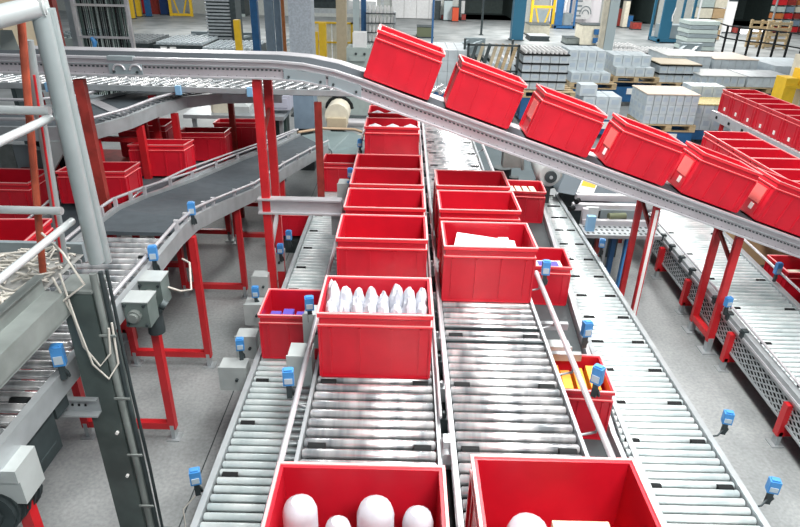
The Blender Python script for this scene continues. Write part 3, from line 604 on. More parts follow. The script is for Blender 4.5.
# chute box and dark box behind, small motor
solid('steel_chute', MB().box(-1.86, -1.52, 10.4, 10.8, .75, 1.38).box(-1.89, -1.49, 10.37, 10.83, 1.38, 1.42), SLATE, 'slate grey upright sheet metal chute behind the right red post', 'chute', (-1.7, 10.6, .75))
solid('chute_stand', MB().box(-1.83, -1.55, 10.43, 10.77, 0, .75), DKST, 'dark plinth below the slate grey chute', 'stand', (-1.7, 10.6, 0))
solid('steel_cabinet', MB().box(-2.3, -2.0, 10.4, 10.7, 0, 1.2).box(-2.32, -1.98, 10.38, 10.72, 1.2, 1.23), mat('dark_green', (.03, .06, .055), .5), 'dark green steel cabinet beside the twin red posts', 'cabinet', (-2.15, 10.5, 0))
x0, z0 = world_at(338, 118, 10.4)
mt = thing('belt_motor', 'beige motor housing with black hood beyond the belt turn', 'motor', (x0, 10.4, 0))
part('stand', MB().box(x0-.12, x0+.12, 10.3, 10.6, 0, z0-.12), DKST, mt)
part('housing', MB().tube([(x0, 10.2, z0+.08), (x0, 10.65, z0+.08)], .2, 14), CREAM, mt); part('terminal_box', MB().box(x0-.16, x0+.16, 10.15, 10.55, z0-.12, z0+.05), TAN, mt)
part('hood', MB().tube([(x0+.22*math.cos(a), 10.68, z0+.1+.2*math.sin(a)) for a in [math.pi*k/8 for k in range(9)]], .03, 6), BLK, mt, label='black hood')
fx = thing('floor_conveyor', 'pale tubular conveyor frame lying beyond the belt turn', 'conveyor', (-.9, 11, 0))
part('frame_tube', MB().tube([(-1.3, 10.9, .75), (.1, 10.9, .75)], .08, 8), ALU, fx); part('frame_tube', MB().tube([(-1.3, 11.3, .75), (.1, 11.3, .75)], .04, 8), DKST, fx)
part('frame_tube', MB().tube([(-1.3, 10.6, .6), (.1, 10.6, .6)], .03, 8), CREAM, fx)
for x in (-1.2, -.1): part('leg', MB().box(x-.04, x+.04, 10.85, 10.95, 0, .72), GALV, fx)
# clutter behind left red posts: control units on a bench
for i, (px, py, w, h, m, lb) in enumerate(((222, 108, .36, .3, CREAM, 'cream control unit on the bench below the slanted rollers'), (236, 108, .42, .2, BOXG, 'grey peaked junction unit beside the cream control unit'), (279, 103, .35, .22, mat('lilac_grey', (.45, .47, .56), .5), 'lilac grey switch box right of the twin posts'), (93, 110, .35, .35, PLATE, 'round grey bin behind the grey handrail posts'))):
    x, z = world_at(px, py, 9.9 if i < 3 else 7.6); y = 9.9 if i < 3 else 7.6
    if i == 1: m_ = MB().box(x-w/2, x+w/2, y, y+.3, z-h/2, z+.02).add([(x-w/2, y, z+.02), (x+w/2, y, z+.02), (x, y+.15, z+.16), (x-w/2, y+.3, z+.02), (x+w/2, y+.3, z+.02)], [(0,1,2),(1,4,2),(4,3,2),(3,0,2)])
    elif i == 3: m_ = MB().tube([(x, y, z-.25), (x, y, z+.15)], [.15, .19], 14)
    else: m_ = MB().box(x-w/2, x+w/2, y, y+.3, z-h/2, z+h/2).box(x-w/2+.04, x+w/2-.04, y-.02, y, z-h/2+.04, z+h/2-.04)
    solid('control_unit' if i != 3 else 'round_bin', m_, m, lb, 'machine' if i != 3 else 'bin', (x, y, z-h/2 if i != 3 else z-.25))
solid('work_bench', MB().box(-3.5, -1.9, 9.7, 10.4, 1.05, 1.11).box(-3.4, -3.34, 9.8, 9.86, 0, 1.05).box(-2.0, -1.94, 9.8, 9.86, 0, 1.05), GALV, 'pale bench holding small control units behind the slanted rollers', 'bench', (-2.7, 10, 0))

# ------------------------------------------------------------------ right side machinery
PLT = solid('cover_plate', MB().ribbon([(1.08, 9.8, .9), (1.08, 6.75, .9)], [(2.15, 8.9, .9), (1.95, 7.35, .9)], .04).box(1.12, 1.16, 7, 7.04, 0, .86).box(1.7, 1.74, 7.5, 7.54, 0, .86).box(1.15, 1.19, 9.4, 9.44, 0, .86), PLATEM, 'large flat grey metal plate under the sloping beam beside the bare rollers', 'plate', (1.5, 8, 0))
mt = thing('drive_motor', 'round silver motor with finned end under the sloping beam', 'motor', (1.68, 7.0, 0))
x0, z0 = world_at(548, 173, 6.9)
part('motor_body', MB().tube([(x0, 6.8, z0), (x0, 6.84, z0), (x0, 7.2, z0+.05)], [.12, .155, .155], 18), BOXG, mt)
part('fan_cover', MB().tube([(x0+.01, 6.77, z0-.01), (x0+.01, 6.8, z0-.01)], .07, 18), DKST, mt); part('hub', MB().tube([(x0+.01, 6.755, z0-.01), (x0+.01, 6.77, z0-.01)], .02, 10), GALV, mt)
part('stand', MB().box(x0-.08, x0+.08, 7.0, 7.15, 0, z0-.12), DKST, mt)
part('clamp', MB().box(x0-.52, x0-.3, 7.0, 7.15, z0+.02, z0+.22).tube([(x0-.28, 7.0, z0+.0), (x0-.3, 7.0, z0+.15), (x0-.2, 7.0, z0+.2)], .02, 6), BEAMG, mt, label='square cast clamp')
part('vertical_motor', MB().tube([(1.24, 7.3, .92), (1.24, 7.3, 1.12)], .11, 14).tube([(1.36, 7.15, .92), (1.36, 7.15, 1.05)], .06, 12), DKST, mt, label='dark stubby motor on the plate')
cb = thing('control_cabinet', 'slanted grey cabinet with an orange and white warning label below the slope', 'cabinet', (2.35, 7.3, 0))
(ax, az), (bx, bz), (cx_, cz), (dx, dz) = world_at(557, 192, 7), world_at(638, 207, 7), world_at(652, 178, 7.2), world_at(573, 160, 7.2)
part('body', MB().add([(ax, 7, az), (bx, 7, bz), (cx_, 7.25, cz), (dx, 7.25, dz), (ax, 7.4, az), (bx, 7.4, bz), (cx_, 7.5, cz), (dx, 7.5, dz)], [(0,1,2,3),(7,6,5,4),(0,4,5,1),(1,5,6,2),(2,6,7,3),(3,7,4,0)]), mat('cabinet_grey', (.13, .165, .19), .6), cb)
def onface(u, v, off=-.006):
    p0 = Vector((ax, 7, az)).lerp(Vector((bx, 7, bz)), u); p1 = Vector((dx, 7.25, dz)).lerp(Vector((cx_, 7.25, cz)), u); return p0.lerp(p1, v)+Vector((0, off, off*.2))
wl = MB().add([onface(.22, .12), onface(.42, .12), onface(.42, .62), onface(.22, .62)], [(0, 1, 2, 3)]); part('warning_label', wl, CARD, cb, label='white sticker with orange field')
wl = MB().add([onface(.235, .32, -.009), onface(.405, .32, -.009), onface(.405, .60, -.009), onface(.235, .60, -.009)], [(0, 1, 2, 3)]); part('label_field', wl, mat('label_orange', (.9, .5, .05), .5), cb, label='orange label field')
part('stand', MB().box(ax+.1, bx-.1, 7.15, 7.3, 0, az), DKST, cb)
mc = thing('transfer_machine', 'aluminium transfer machine on blue legs between the right roller lanes', 'machine', (2.45, 6.4, 0))
part('perforated_table', MB().box(2.02, 2.86, 6.15, 6.45, .70, .74), GALV, mc)
hm = MB()
for i in range(14):
    for j in range(3): hm.box(2.05+i*.058, 2.075+i*.058, 6.18+j*.09, 6.22+j*.09, .741, .743)
part('hole_grid', hm, DKST, mc, kind='stuff')
part('frame_beam', MB().box(1.98, 2.9, 6.62, 6.70, .84, .91), ALU, mc); part('frame_beam', MB().box(2.05, 2.95, 6.78, 6.86, .90, .97), ALU, mc); part('frame_beam', MB().box(2.05, 2.9, 6.42, 6.48, .74, .80), ALU, mc)
part('side_plate', MB().box(2.10, 2.24, 6.50, 6.55, .78, .92), BOXG, mc); part('side_plate', MB().box(2.30, 2.85, 6.60, 6.62, .76, .86), PLATE, mc)
part('motor', MB().tube([(2.36, 6.5, .82), (2.56, 6.53, .82)], .04, 12), mat('olive', (.12, .14, .08), .5), mc)
for x in (2.05, 2.86): part('upright', MB().box(x, x+.06, 6.45, 6.52, .0, .92), ALU, mc)
part('leg', MB().box(2.50, 2.56, 6.2, 6.26, 0, .70), BLUE, mc, label='bright blue leg'); part('leg', MB().box(2.38, 2.43, 6.3, 6.36, 0, .70), BLUEP, mc); part('leg', MB().box(2.22, 2.28, 6.35, 6.41, 0, .70), REDD, mc); part('leg', MB().box(2.32, 2.35, 6.35, 6.38, 0, .70), GALV, mc)
part('knob', MB().tube([(1.98, 6.6, .88), (1.92, 6.55, .88)], .03, 8), BLK, mc); part('knob', MB().tube([(2.04, 6.66, .95), (2.0, 6.6, .95)], .03, 8), BLK, mc)
part('sensor', MB().box(2.0, 2.09, 6.1, 6.16, .80, .97), mat('pale_blue', (.25, .5, .75), .4), mc, label='pale blue sensor box')
part('hose', MB().tube([(2.4, 6.9, 1.2), (2.6, 6.85, 1.12), (2.75, 6.8, 1.05), (2.85, 6.7, 1.1)], .012, 6), BLK, mc)
part('bracket_block', MB().box(2.78, 3.0, 6.5, 6.8, .92, 1.06), BOXG, mc)
x, z = world_at(608, 200, 7.3); crate(x+.1, 7.75, .78, 'dark red crate half hidden behind the transfer machine')
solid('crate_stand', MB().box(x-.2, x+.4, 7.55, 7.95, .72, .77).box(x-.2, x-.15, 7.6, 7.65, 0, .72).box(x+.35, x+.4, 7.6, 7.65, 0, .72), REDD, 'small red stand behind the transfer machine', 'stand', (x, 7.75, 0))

# crate trains on the right
def train(X0, y0, n, z, name_lb, grp, pitch=.437, yaw=0.0, legs=()):
    T = thing('roller_conveyor', name_lb, 'conveyor', (X0+.31, y0, 0))
    yE = y0-.2; yS = y0-n*pitch-.3
    for x in (X0-.05, X0+.67): part('side_rail', MB().box(x-.02, x+.02, yS, yE+.3, z-.16, z-.0), ALU, T)
    nr = 0; y = yS+.05
    while y < yE+.25:
        piece('roller', RM20, T, (0, y-y0, z-.0215), scale=(.66, 1, 1)); y += .1
    for k in range(int(n*.8)):
        part('slot_plate', MB().box(X0-.076, X0-.07, yE-.5*k, yE-.5*k+.07, z-.11, z-.06), BLK, T)
    for y in legs: leg_frame(T, X0, X0+.62, y, z-.16)
    for k in range(n):
        yy = y0-k*pitch-.2
        pos = 'farthest' if k == 0 else ('nearest' if k == n-1 else None)
        w = ['first', 'second', 'third', 'fourth', 'fifth', 'sixth', 'seventh', 'eighth', 'ninth', 'tenth', 'eleventh', 'twelfth'][k]
        crate(X0+.31, yy, z, '%s empty red crate from the far end of the %s' % (w, grp), grp, card=True)
train(6.08, 12.0, 9, .88, 'conveyor with black-slotted pale rail under the upper right crate file', 'upper right crate file', legs=(11.7, 10))
train(4.27, 8.65, 6, .88, 'conveyor hidden under the lower right crate file', 'lower right crate file', legs=(8.4,))
T3 = thing('floor_conveyor', 'very low dark conveyor at the right edge beyond the perforated guard', 'conveyor', (4.4, 4.5, 0))
part('deck', MB().box(4.02, 4.75, 2.9, 8.4, .04, .12), DKST, T3); part('side_rail', MB().box(3.96, 4.01, 2.9, 8.4, 0.0, .16), GALV, T3); part('side_rail', MB().box(4.76, 4.80, 2.9, 8.4, 0, .16), GALV, T3)
crate(4.38, 5.95, .125, 'red crate with cream papers at the right edge beside the cardboard box', 'red crates on the low right conveyor', card=True)
crate(4.38, 5.2, .125, 'red crate at the right edge in front of the one with cream papers', 'red crates on the low right conveyor', card=True)
crate(4.30, 8.0, .125, 'red crate seen between the twin posts and the yellow-lidded carton', 'red crates on the low right conveyor')
crate(4.38, 4.6, .125, 'red crate nearest the camera on the low right conveyor', 'red crates on the low right conveyor', card=True)
solid('paper_stack', MB().box(4.22, 4.6, 5.87, 6.0, .15, .45), CREAM, 'cream papers in the red crate beside the cardboard box', 'papers', (4.4, 5.95, .15))
bx_ = thing('cardboard_box', 'brown cardboard box with a white and yellow lid under the slope at right', 'box', (4.45, 7.0, .12))
part('body', MB().box(4.12, 4.74, 6.78, 7.35, .12, .50), CBOX, bx_); part('lid', MB().box(4.12, 4.45, 6.8, 7.35, .50, .515), WHT, bx_, label='white lid half'); part('lid', MB().box(4.45, 4.74, 6.8, 7.35, .50, .515), YEL, bx_, label='yellow lid half')
solid('cardboard_box', MB().box(4.9, 5.6, 6.5, 7.1, .0, .55).box(5.23, 5.27, 6.49, 7.11, .0, .555), CBOX, 'plain brown cardboard box cut by the right edge of the photo', 'box', (5.2, 6.8, 0))

# ------------------------------------------------------------------ foreground platform, column and handrails
PC = thing('steel_column', 'dark grey steel column with conduits in the left foreground', 'column', (-1.63, 2.66, 0))
H = MB().box(-1.665, -1.51, 2.60, 2.62, 0, 1.90).box(-1.665, -1.51, 2.74, 2.76, 0, 1.90).box(-1.665, -1.645, 2.62, 2.74, 0, 1.90).box(-1.53, -1.51, 2.62, 2.74, 0, 1.90).box(-1.80, -1.46, 2.54, 2.82, 0, .015)
part('shaft', H, COLG, PC); part('cap_plate', MB().box(-1.68, -1.50, 2.59, 2.77, 1.90, 1.915), BEAMG, PC)
for x, r, y in ((-1.49, .018, 2.62), (-1.462, .012, 2.64), (-1.44, .009, 2.66)):
    part('conduit', MB().tube([(x, y, 0), (x+.004, y, .7), (x-.004, y, 1.3), (x, y, 2.0)], r, 8), BEAMG if r > .015 else DKST, PC, label='round conduit pipe')
for z in (.45, .85, 1.25, 1.65): part('pipe_clip', MB().box(-1.515, -1.43, 2.592, 2.60, z, z+.012), BEAMG, PC)
for z0 in (1.02, .7): part('bolt_head', MB().tube([(-1.54, 2.60, z0), (-1.54, 2.585, z0)], .01, 6), CARD, PC)
cab = [[(-1.66, 2.57, 2.0), (-1.60, 2.56, 1.8), (-1.58, 2.55, 1.62), (-1.52, 2.55, 1.50), (-1.47, 2.58, 1.56), (-1.46, 2.6, 1.7)], [(-1.62, 2.57, 2.02), (-1.585, 2.55, 1.75), (-1.55, 2.54, 1.52), (-1.49, 2.55, 1.42), (-1.44, 2.58, 1.5), (-1.45, 2.62, 1.72)],
       [(-1.85, 2.5, 1.72), (-1.7, 2.54, 1.82), (-1.6, 2.55, 1.9), (-1.52, 2.58, 1.96), (-1.6, 2.6, 2.12), (-1.7, 2.64, 2.2)]]
for c in cab: part('loose_cable', MB().tube(c, .006, 6), CABLE, PC, label='pale hanging cable')
part('strut_channel', MB().box(-1.99, -1.60, 2.55, 2.60, 1.16, 1.17).box(-1.99, -1.60, 2.595, 2.60, 1.17, 1.25).box(-1.99, -1.60, 2.57, 2.60, 1.25, 1.26), GALV, PC, label='galvanised slotted channel arm')
hm = MB()
for k in range(9): hm.box(-1.96+k*.035, -1.95+k*.035, 2.588, 2.594, 1.205, 1.217)
part('slot_holes', hm, BLK, PC, kind='stuff')
PF = thing('platform', 'grey steel platform corner with tube handrails at the left edge', 'platform', (-1.72, 2.7, 1.8))
part('edge_channel', MB().box(-1.745, -1.72, .3, 2.58, 1.88, 2.005).box(-1.745, -1.70, .3, 2.58, 1.998, 2.006), BEAMG, PF, label='grey channel along the deck edge')
part('main_beam', MB().box(-1.78, -1.62, .3, 2.58, 1.905, 1.918).box(-1.71, -1.69, .3, 2.58, 1.80, 1.905).box(-1.78, -1.62, .3, 2.58, 1.79, 1.803).box(-1.635, -1.62, .3, 2.58, 1.80, 1.905), BEAMG, PF, label='deep grey beam below the deck')
part('edge_plate', MB().box(-3.4, -1.76, 3.05, 3.08, 1.84, 1.95), PLATE, PF)
part('edge_plate', MB().box(-3.2, -1.74, 2.56, 2.58, 1.80, 1.86), BEAMG, PF)
gr = MB()
for k in range(41): gr.box(-3.4, -1.75, .35+k*.066, .36+k*.066, 1.86, 1.885)
for k in range(25): gr.box(-3.4+k*.066, -3.394+k*.066, .35, 3.05, 1.865, 1.885)
part('deck_grating', gr, GALV, PF, label='open steel grating', kind='stuff')
part('deck_tray', MB().box(-3.4, -1.76, 1.6, 3.05, 1.885, 1.89), mat('dusty_tray', (.35, .36, .35), .6, noise=.4, nscale=14), PF)
tg = MB(); random.seed(3)
for k in range(230):
    x = random.uniform(-2.7, -1.8); y = random.uniform(1.9, 3.0); a = random.uniform(-.9, .9); pts = []
    for j in range(5):
        pts.append((min(-1.77, x), min(3.03, y), 1.90+random.uniform(0, .05))); x += .05*math.cos(a); y += .04*math.sin(a); a += random.uniform(-.8, .8)
    tg.tube(pts, .0065, 5)
solid('cable_tangle', tg, CABLE, 'tangle of pale cables lying on the platform grating', 'cables', (-2.1, 2.2, 1.9), kind='stuff')
YP = 2.66
def ph(px, py, Y=YP): x, z = world_at(px, py, Y); return (x, Y, z)
part('handrail_post', MB().tube([ph(40, 12), ph(97, 262)], .036, 12), mat('rail_grey', (.36, .42, .43), .4, .3, noise=.1), PF)
part('handrail_post', MB().tube([ph(49, 8, 2.7), ph(107, 262, 2.7)], .024, 10), MATS['rail_grey'], PF)
part('handrail_post', MB().tube([ph(28, 40, 2.8), ph(64, 262, 2.8)], .022, 10), MATS['rail_grey'], PF)
tx = ph(41, 6); lx, lz = world_at(-30, 24, 2.45)
part('top_rail', MB().tube([tx, (lx, 2.45, lz)], .042, 14), mat('rail_white', (.55, .60, .61), .35, .3), PF, label='thick white top tube'); part('end_cap', MB().tube([tx, (tx[0]+.018, tx[1]+.004, tx[2])], .046, 14), BOXG, PF)
a = ph(62, 211); part('mid_rail', MB().tube([a, (a[0]-1.6, a[1], a[2])], .019, 10), MATS['rail_white'], PF)
a = ph(50, 111); part('mid_rail', MB().tube([a, (a[0]-1.6, a[1], a[2])], .019, 10), MATS['rail_white'], PF)
a = ph(72, 221); part('side_rail', MB().tube([a, (a[0], a[1]-1.9, a[2]-.02)], .018, 10), MATS['rail_white'], PF)
a = ph(50, 118); part('side_rail', MB().tube([a, (a[0], a[1]-1.9, a[2]-.02)], .018, 10), MATS['rail_white'], PF)
part('kick_plate', MB().add([ph(0, 30), ph(12, 30), ph(20, 50), ph(0, 50), ph(0, 30, 2.68), ph(12, 30, 2.68), ph(20, 50, 2.68), ph(0, 50, 2.68)], [(0,1,2,3),(7,6,5,4),(0,4,5,1),(1,5,6,2),(2,6,7,3),(3,7,4,0)]), BEAMG, PF)
rp = MB().tube([ph(20, 8, 2.75), ph(43, 272, 2.75)], .017, 8)
solid('red_pipe', rp, mat('rusty_red', (.50, .10, .05), .6, noise=.4, nscale=12), 'thin rusty red pole leaning behind the platform handrail', 'pole', ph(43, 272, 2.75))
solid('red_wire', MB().tube([ph(34, 75, 2.74), ph(62, 262, 2.74)], .006, 6), REDP, 'thin red rod running down beside the wide grey post', 'rod', ph(62, 262, 2.74))

# ------------------------------------------------------------------ pallets and carton stacks
def pallet_thing(x, y, z, w, d, label):
    P = thing('wooden_pallet', label, 'pallet', (x, y, z), 'wooden pallets under the carton stacks')
    for k in range(5): part('slat', MB().box(x, x+w, y+k*d/4.6, y+k*d/4.6+.12, z+.12, z+.142), WOOD, P)
    for k in range(3): part('bearer', MB().box(x+k*(w-.12)/2, x+k*(w-.12)/2+.12, y, y+d, z+.02, z+.12), WOOD, P)
    part('bottom_board', MB().box(x, x+w, y, y+.1, z, z+.02), WOOD, P)
    return P
def stand(x, y, w, d, zt, label, m=BLUEP):
    P = thing('pallet_stand', label, 'stand', (x, y, 0), 'blue stands under the pallets')
    part('front_beam', MB().box(x, x+w, y+.02, y+.08, .12, zt), m, P); part('side_beam', MB().box(x, x+.06, y+.08, y+d, .12, zt), m, P); part('side_beam', MB().box(x+w-.06, x+w, y+.08, y+d, .12, zt), m, P)
    part('rear_beam', MB().box(x+.06, x+w-.06, y+d-.06, y+d, .12, zt), m, P)
    for xx in (x+.05, x+w-.15): part('leg', MB().box(xx, xx+.1, y+.04, y+.14, 0, .12), DKST, P)
    for k in range(2): part('label_card', MB().box(x+w*.34+k*.2, x+w*.34+k*.2+.15, y+.005, y+.02, zt-.18, zt-.03), CARD, P, label='white card')
COUNT = [0]
CM = {}
def carton_mesh(w, d, h, m):
    key = (w, d, h, m.name)
    if key not in CM:
        b = MB().box(-w/2+.007, w/2-.007, -d/2+.007, d/2-.007, 0, h-.008).box(-w/2+.012, w/2-.012, -d/2+.012, d/2-.012, h-.006, h-.002)
        b.box(-w*.28, w*.28, -d/2, -d/2+.004, h*.35, h*.75, 1).box(-w/2, -w/2+.004, -d*.28, d*.28, h*.35, h*.75, 1)
        CM[key] = b.mesh('carton', [m, CARTB])
    return CM[key]
def stack(x, y, z, nx, ny, nz, w, d, h, where, m=CART, tray=None, top=None, individual=True, full=False):
    me = carton_mesh(w, d, h, m); gap = .03 if tray else 0
    joined = MB()
    for k in range(nz):
        for j in range(ny):
            for i in range(nx):
                if not full and not (j == 0 or i == 0 or k == nz-1 or i == nx-1): continue
                X = x+(i+.5)*w; Y = y+(j+.5)*d; Z = z+k*(h+gap)
                if individual and COUNT[0] < 295:
                    c = bpy.data.objects.new('carton', me); COL.objects.link(c); c.location = (X, Y, Z); c.rotation_euler = (0, 0, random.uniform(-.015, .015))
                    O_ = ['first', 'second', 'third', 'fourth', 'fifth', 'sixth', 'seventh']
                    tag(c, 'white carton, %s layer, %s row, %s from left, %s' % ('only' if nz == 1 else ('top' if k == nz-1 else ('bottom' if k == 0 else ('middle' if nz == 3 else ['', 'second', 'third'][k]))), 'front' if j == 0 else O_[j], O_[i], where), 'carton', 'cartons ' + where); COUNT[0] += 1
                else: joined.box(X-w/2+.004, X+w/2-.004, Y-d/2+.004, Y+d/2-.004, Z, Z+h-.004)
        if tray:
            t = solid('layer_tray', MB().box(x-.02, x+nx*w+.02, y-.02, y+ny*d+.02, z+k*(h+gap)+h-.002, z+k*(h+gap)+h+gap-.002), tray, ['lowest', 'second lowest', 'second highest', 'highest'][k if nz > 2 else (0, 3)[k]]+' dark tray between carton layers ' + where, 'tray', (x, y, z+k*(h+gap)+h), 'layer trays ' + where)
    if joined.v: solid('cartons', joined, m, 'pale cartons stacked ' + where, 'cartons', (x, y, z), kind='stuff')
    if top: solid('cover_sheet', MB().box(x-.01, x+nx*w+.01, y-.01, y+ny*d+.01, z+nz*(h+gap), z+nz*(h+gap)+.02), top, 'flat pale sheet covering the cartons ' + where, 'sheet', (x, y, z+nz*h))
# near stack (P8)
w8 = 'pallet nearest the slope'
pallet_thing(4.80, 12.3, .38, 1.08, .95, 'wooden pallet with chunky blocks, nearest the sloping crates at right'); stand(4.85, 12.3, 1.0, 1.0, .37, 'dark stand below the pallet nearest the sloping crates')
stack(4.80, 12.32, .53, 7, 4, 3, .148, .23, .19, w8, top=mat('tan_sheet', (.66, .56, .46), .6))
# P10
stand(3.75, 13.0, .8, .7, .42, 'low blue stand under small cartons beside the third sloping crate'); stack(3.74, 13.0, .43, 3, 2, 2, .27, .34, .24, 'beside third sloping crate')
solid('carton', MB().box(3.65, 4.0, 13.0, 13.35, .92, 1.14).box(3.7, 3.95, 12.99, 13.0, .97, 1.07, 1), [CART, CARTB], 'single carton topping the low stack beside the third sloping crate', 'carton', (3.8, 13.2, .92))
# P9
stand(6.0, 12.75, .9, .8, .3, 'stand under the yellow-capped jars'); stack(5.98, 12.8, .31, 4, 3, 2, .22, .25, .26, 'below the yellow caps', top=mat('yellow_caps', (.72, .60, .25), .6, noise=.4, nscale=30))
stack(6.25, 13.7, .3, 3, 2, 3, .25, .25, .25, 'behind the yellow caps')
solid('pallet_plinth', MB().box(6.2, 7.05, 13.68, 14.25, 0, .3), DKST, 'dark plinth behind the yellow-capped cartons', 'stand', (6.6, 14, 0))
# P2
w2 = 'on the black-trayed stack'
stand(2.68, 14.2, 1.2, 1.3, .62, 'blue stand under the black-trayed stack'); pallet_thing(2.65, 14.2, .76-.14, 1.25, 1.2, 'wooden pallet under the stack with black trays')
stack(2.66, 14.4, .77, 5, 4, 4, .205, .25, .165, w2, tray=BLK)
bm_ = MB()
for i in range(10):
    for j in range(8): bm_.tube([(2.72+i*.1, 14.45+j*.12, 1.55), (2.72+i*.1, 14.45+j*.12, 1.62)], .03, 6)
solid('bottle_tops', bm_, WHT, 'pale bottle tops on the black-trayed stack behind the second sloping crate', 'bottles', (2.7, 14.5, 1.55), kind='stuff')
w3 = 'behind third sloping crate'
stand(4.2, 16, 1.15, 1.2, .5, 'blue stand left of the two similar far ones'); pallet_thing(4.2, 16, .52, 1.2, 1.2, 'wooden pallet left of the grey aisle behind the third sloping crate')
stack(4.22, 16.03, .67, 4, 5, 1, .25, .23, .24, w3, full=True)
stack(4.18, 16.35, .91, 4, 4, 2, .235, .25, .25, 'upper load behind third crate')
w4 = 'above fourth sloping crate'
stand(5.5, 16.5, 1.05, 1.2, .5, 'blue stand with two white cards above the fourth sloping crate'); pallet_thing(5.45, 16.5, .62, 1.2, 1.2, 'wooden pallet above the fourth sloping crate'); stack(5.50, 16.53, .77, 4, 5, 1, .25, .23, .22, w4, full=True)
stack(5.48, 16.85, .99, 4, 4, 1, .25, .23, .26, 'set back above fourth crate')
w5 = 'on the black-banded stack'
pallet_thing(6.6, 16.5, .5, 1.15, 1.2, 'wooden pallet under the black-banded stack'); stand(6.6, 16.5, 1.1, 1.2, .49, 'dark blue stand under the black-banded stack'); stack(6.62, 16.53, .65, 5, 4, 2, .21, .28, .19, w5, tray=BLK, top=TAN)
w6 = 'right of black-banded stack'
stand(7.5, 16, 1.15, 1.2, .5, 'dark stand under the flat pale-topped stack'); pallet_thing(7.48, 16, .51, 1.2, 1.2, 'wooden pallet under the flat pale-topped stack'); stack(7.5, 16.03, .66, 6, 4, 1, .19, .28, .24, w6, top=mat('sheet_grey', (.60, .63, .62), .6, noise=.1))
stack(7.2, 17.6, .5, 6, 5, 3, .2, .3, .22, 'far behind grey-topped stack', top=mat('sheet_grey', (.60, .63, .62), .6, noise=.1)); solid('pallet_plinth', MB().box(7.2, 8.4, 17.6, 19.1, 0, .49), BLUEP, 'blue plinth behind the flat pale-topped stack', 'stand', (7.8, 18, 0))
w7 = 'left of yellow machine'
stand(8.7, 16, 1.15, 1.2, .5, 'dark stand nearest the yellow machine'); pallet_thing(8.68, 16, .51, 1.2, 1.2, 'wooden pallet nearest the yellow machine'); stack(8.7, 16.03, .66, 6, 4, 1, .19, .28, .24, w7, top=GALV)
stack(8.5, 17.6, .5, 6, 5, 3, .2, .3, .2, 'far behind yellow machine', top=mat('tan_sheet', (.6, .5, .4), .6)); solid('pallet_plinth', MB().box(8.5, 9.8, 17.6, 19.1, 0, .49), BLUEP, 'blue plinth far behind the yellow machine', 'stand', (9.1, 18, 0))
stack(10.1, 17.4, .4, 7, 6, 3, .2, .3, .2, 'at the far right edge before the fence'); solid('pallet_plinth', MB().box(10.1, 11.6, 17.4, 19.2, 0, .39), BLUEP, 'blue plinth at the far right before the fence', 'stand', (10.8, 18, 0))
stack(.35, 15, .55, 5, 5, 4, .22, .3, .24, 'between first two sloping crates'); solid('pallet_plinth', MB().box(.35, 1.45, 15, 16.5, 0, .54), BLUEP, 'blue plinth between the first and second sloping crates', 'stand', (.9, 15.5, 0))
for k, (x, y) in enumerate(((6.2, 19.6), (7.4, 20.2), (6.5, 21.2))):
    o = thing('bottle_rack', ['dark rack of bottle caps behind the black-banded stack', 'dark rack of bottle caps left of the flat white sheets', 'dark rack of bottle caps furthest along the pale column'][k], 'rack', (x, y, 0))
    part('frame', MB().box(x, x+1.2, y, y+1.1, .1, .9), DKST, o); bm_ = MB()
    for i in range(8):
        for j in range(7): bm_.tube([(x+.09+i*.145, y+.1+j*.15, .9), (x+.09+i*.145, y+.1+j*.15, .98)], .045, 6)
    part('bottle_caps', bm_, WHT, o, kind='stuff')
# cage rack with planks between crates 2 and 3
rk = thing('cage_rack', 'dark steel cage rack holding leaning wooden planks', 'rack', (1.95, 14.4, 0))
for x in (1.38, 2.5):
    for y in (14.3, 15.2): part('post', MB().box(x, x+.05, y, y+.05, 0, 1.75), DKST, rk)
for z in (.6, 1.15, 1.7): part('bar', MB().box(1.38, 2.55, 14.3, 14.34, z, z+.04), DKST, rk)
part('shelf', MB().box(1.4, 2.5, 14.3, 15.2, .95, 1.0), DKST, rk)
for k in range(7):
    x = 1.5+k*.15; part('plank', MB().bar((x-.08, 14.5, 1.0), (x+.12, 14.6, 1.72), .07, .05, upv=(0, 1, 0)), WOOD if k > 3 else (TAN if k % 2 else DKST), rk)
for k in range(3):
    t = thing('bottle_rack', ['pale crate of bottle tops behind the plank rack', 'pale crate of bottle tops left of the plank rack, near the dark post', 'pale crate of bottle tops right of the plank rack'][k], 'rack', ((1.4, .3, 2.6)[k], 17, 0)); x = (1.4, .3, 2.6)[k]
    part('frame', MB().box(x, x+1.0, 17, 18, .0, .95), CART, t); bm_ = MB()
    for i in range(6):
        for j in range(6): bm_.tube([(x+.1+i*.16, 17.1+j*.16, .95), (x+.1+i*.16, 17.1+j*.16, 1.05)], .055, 6)
    part('bottle_tops', bm_, WHT if k != 0 else DKST, t, kind='stuff')
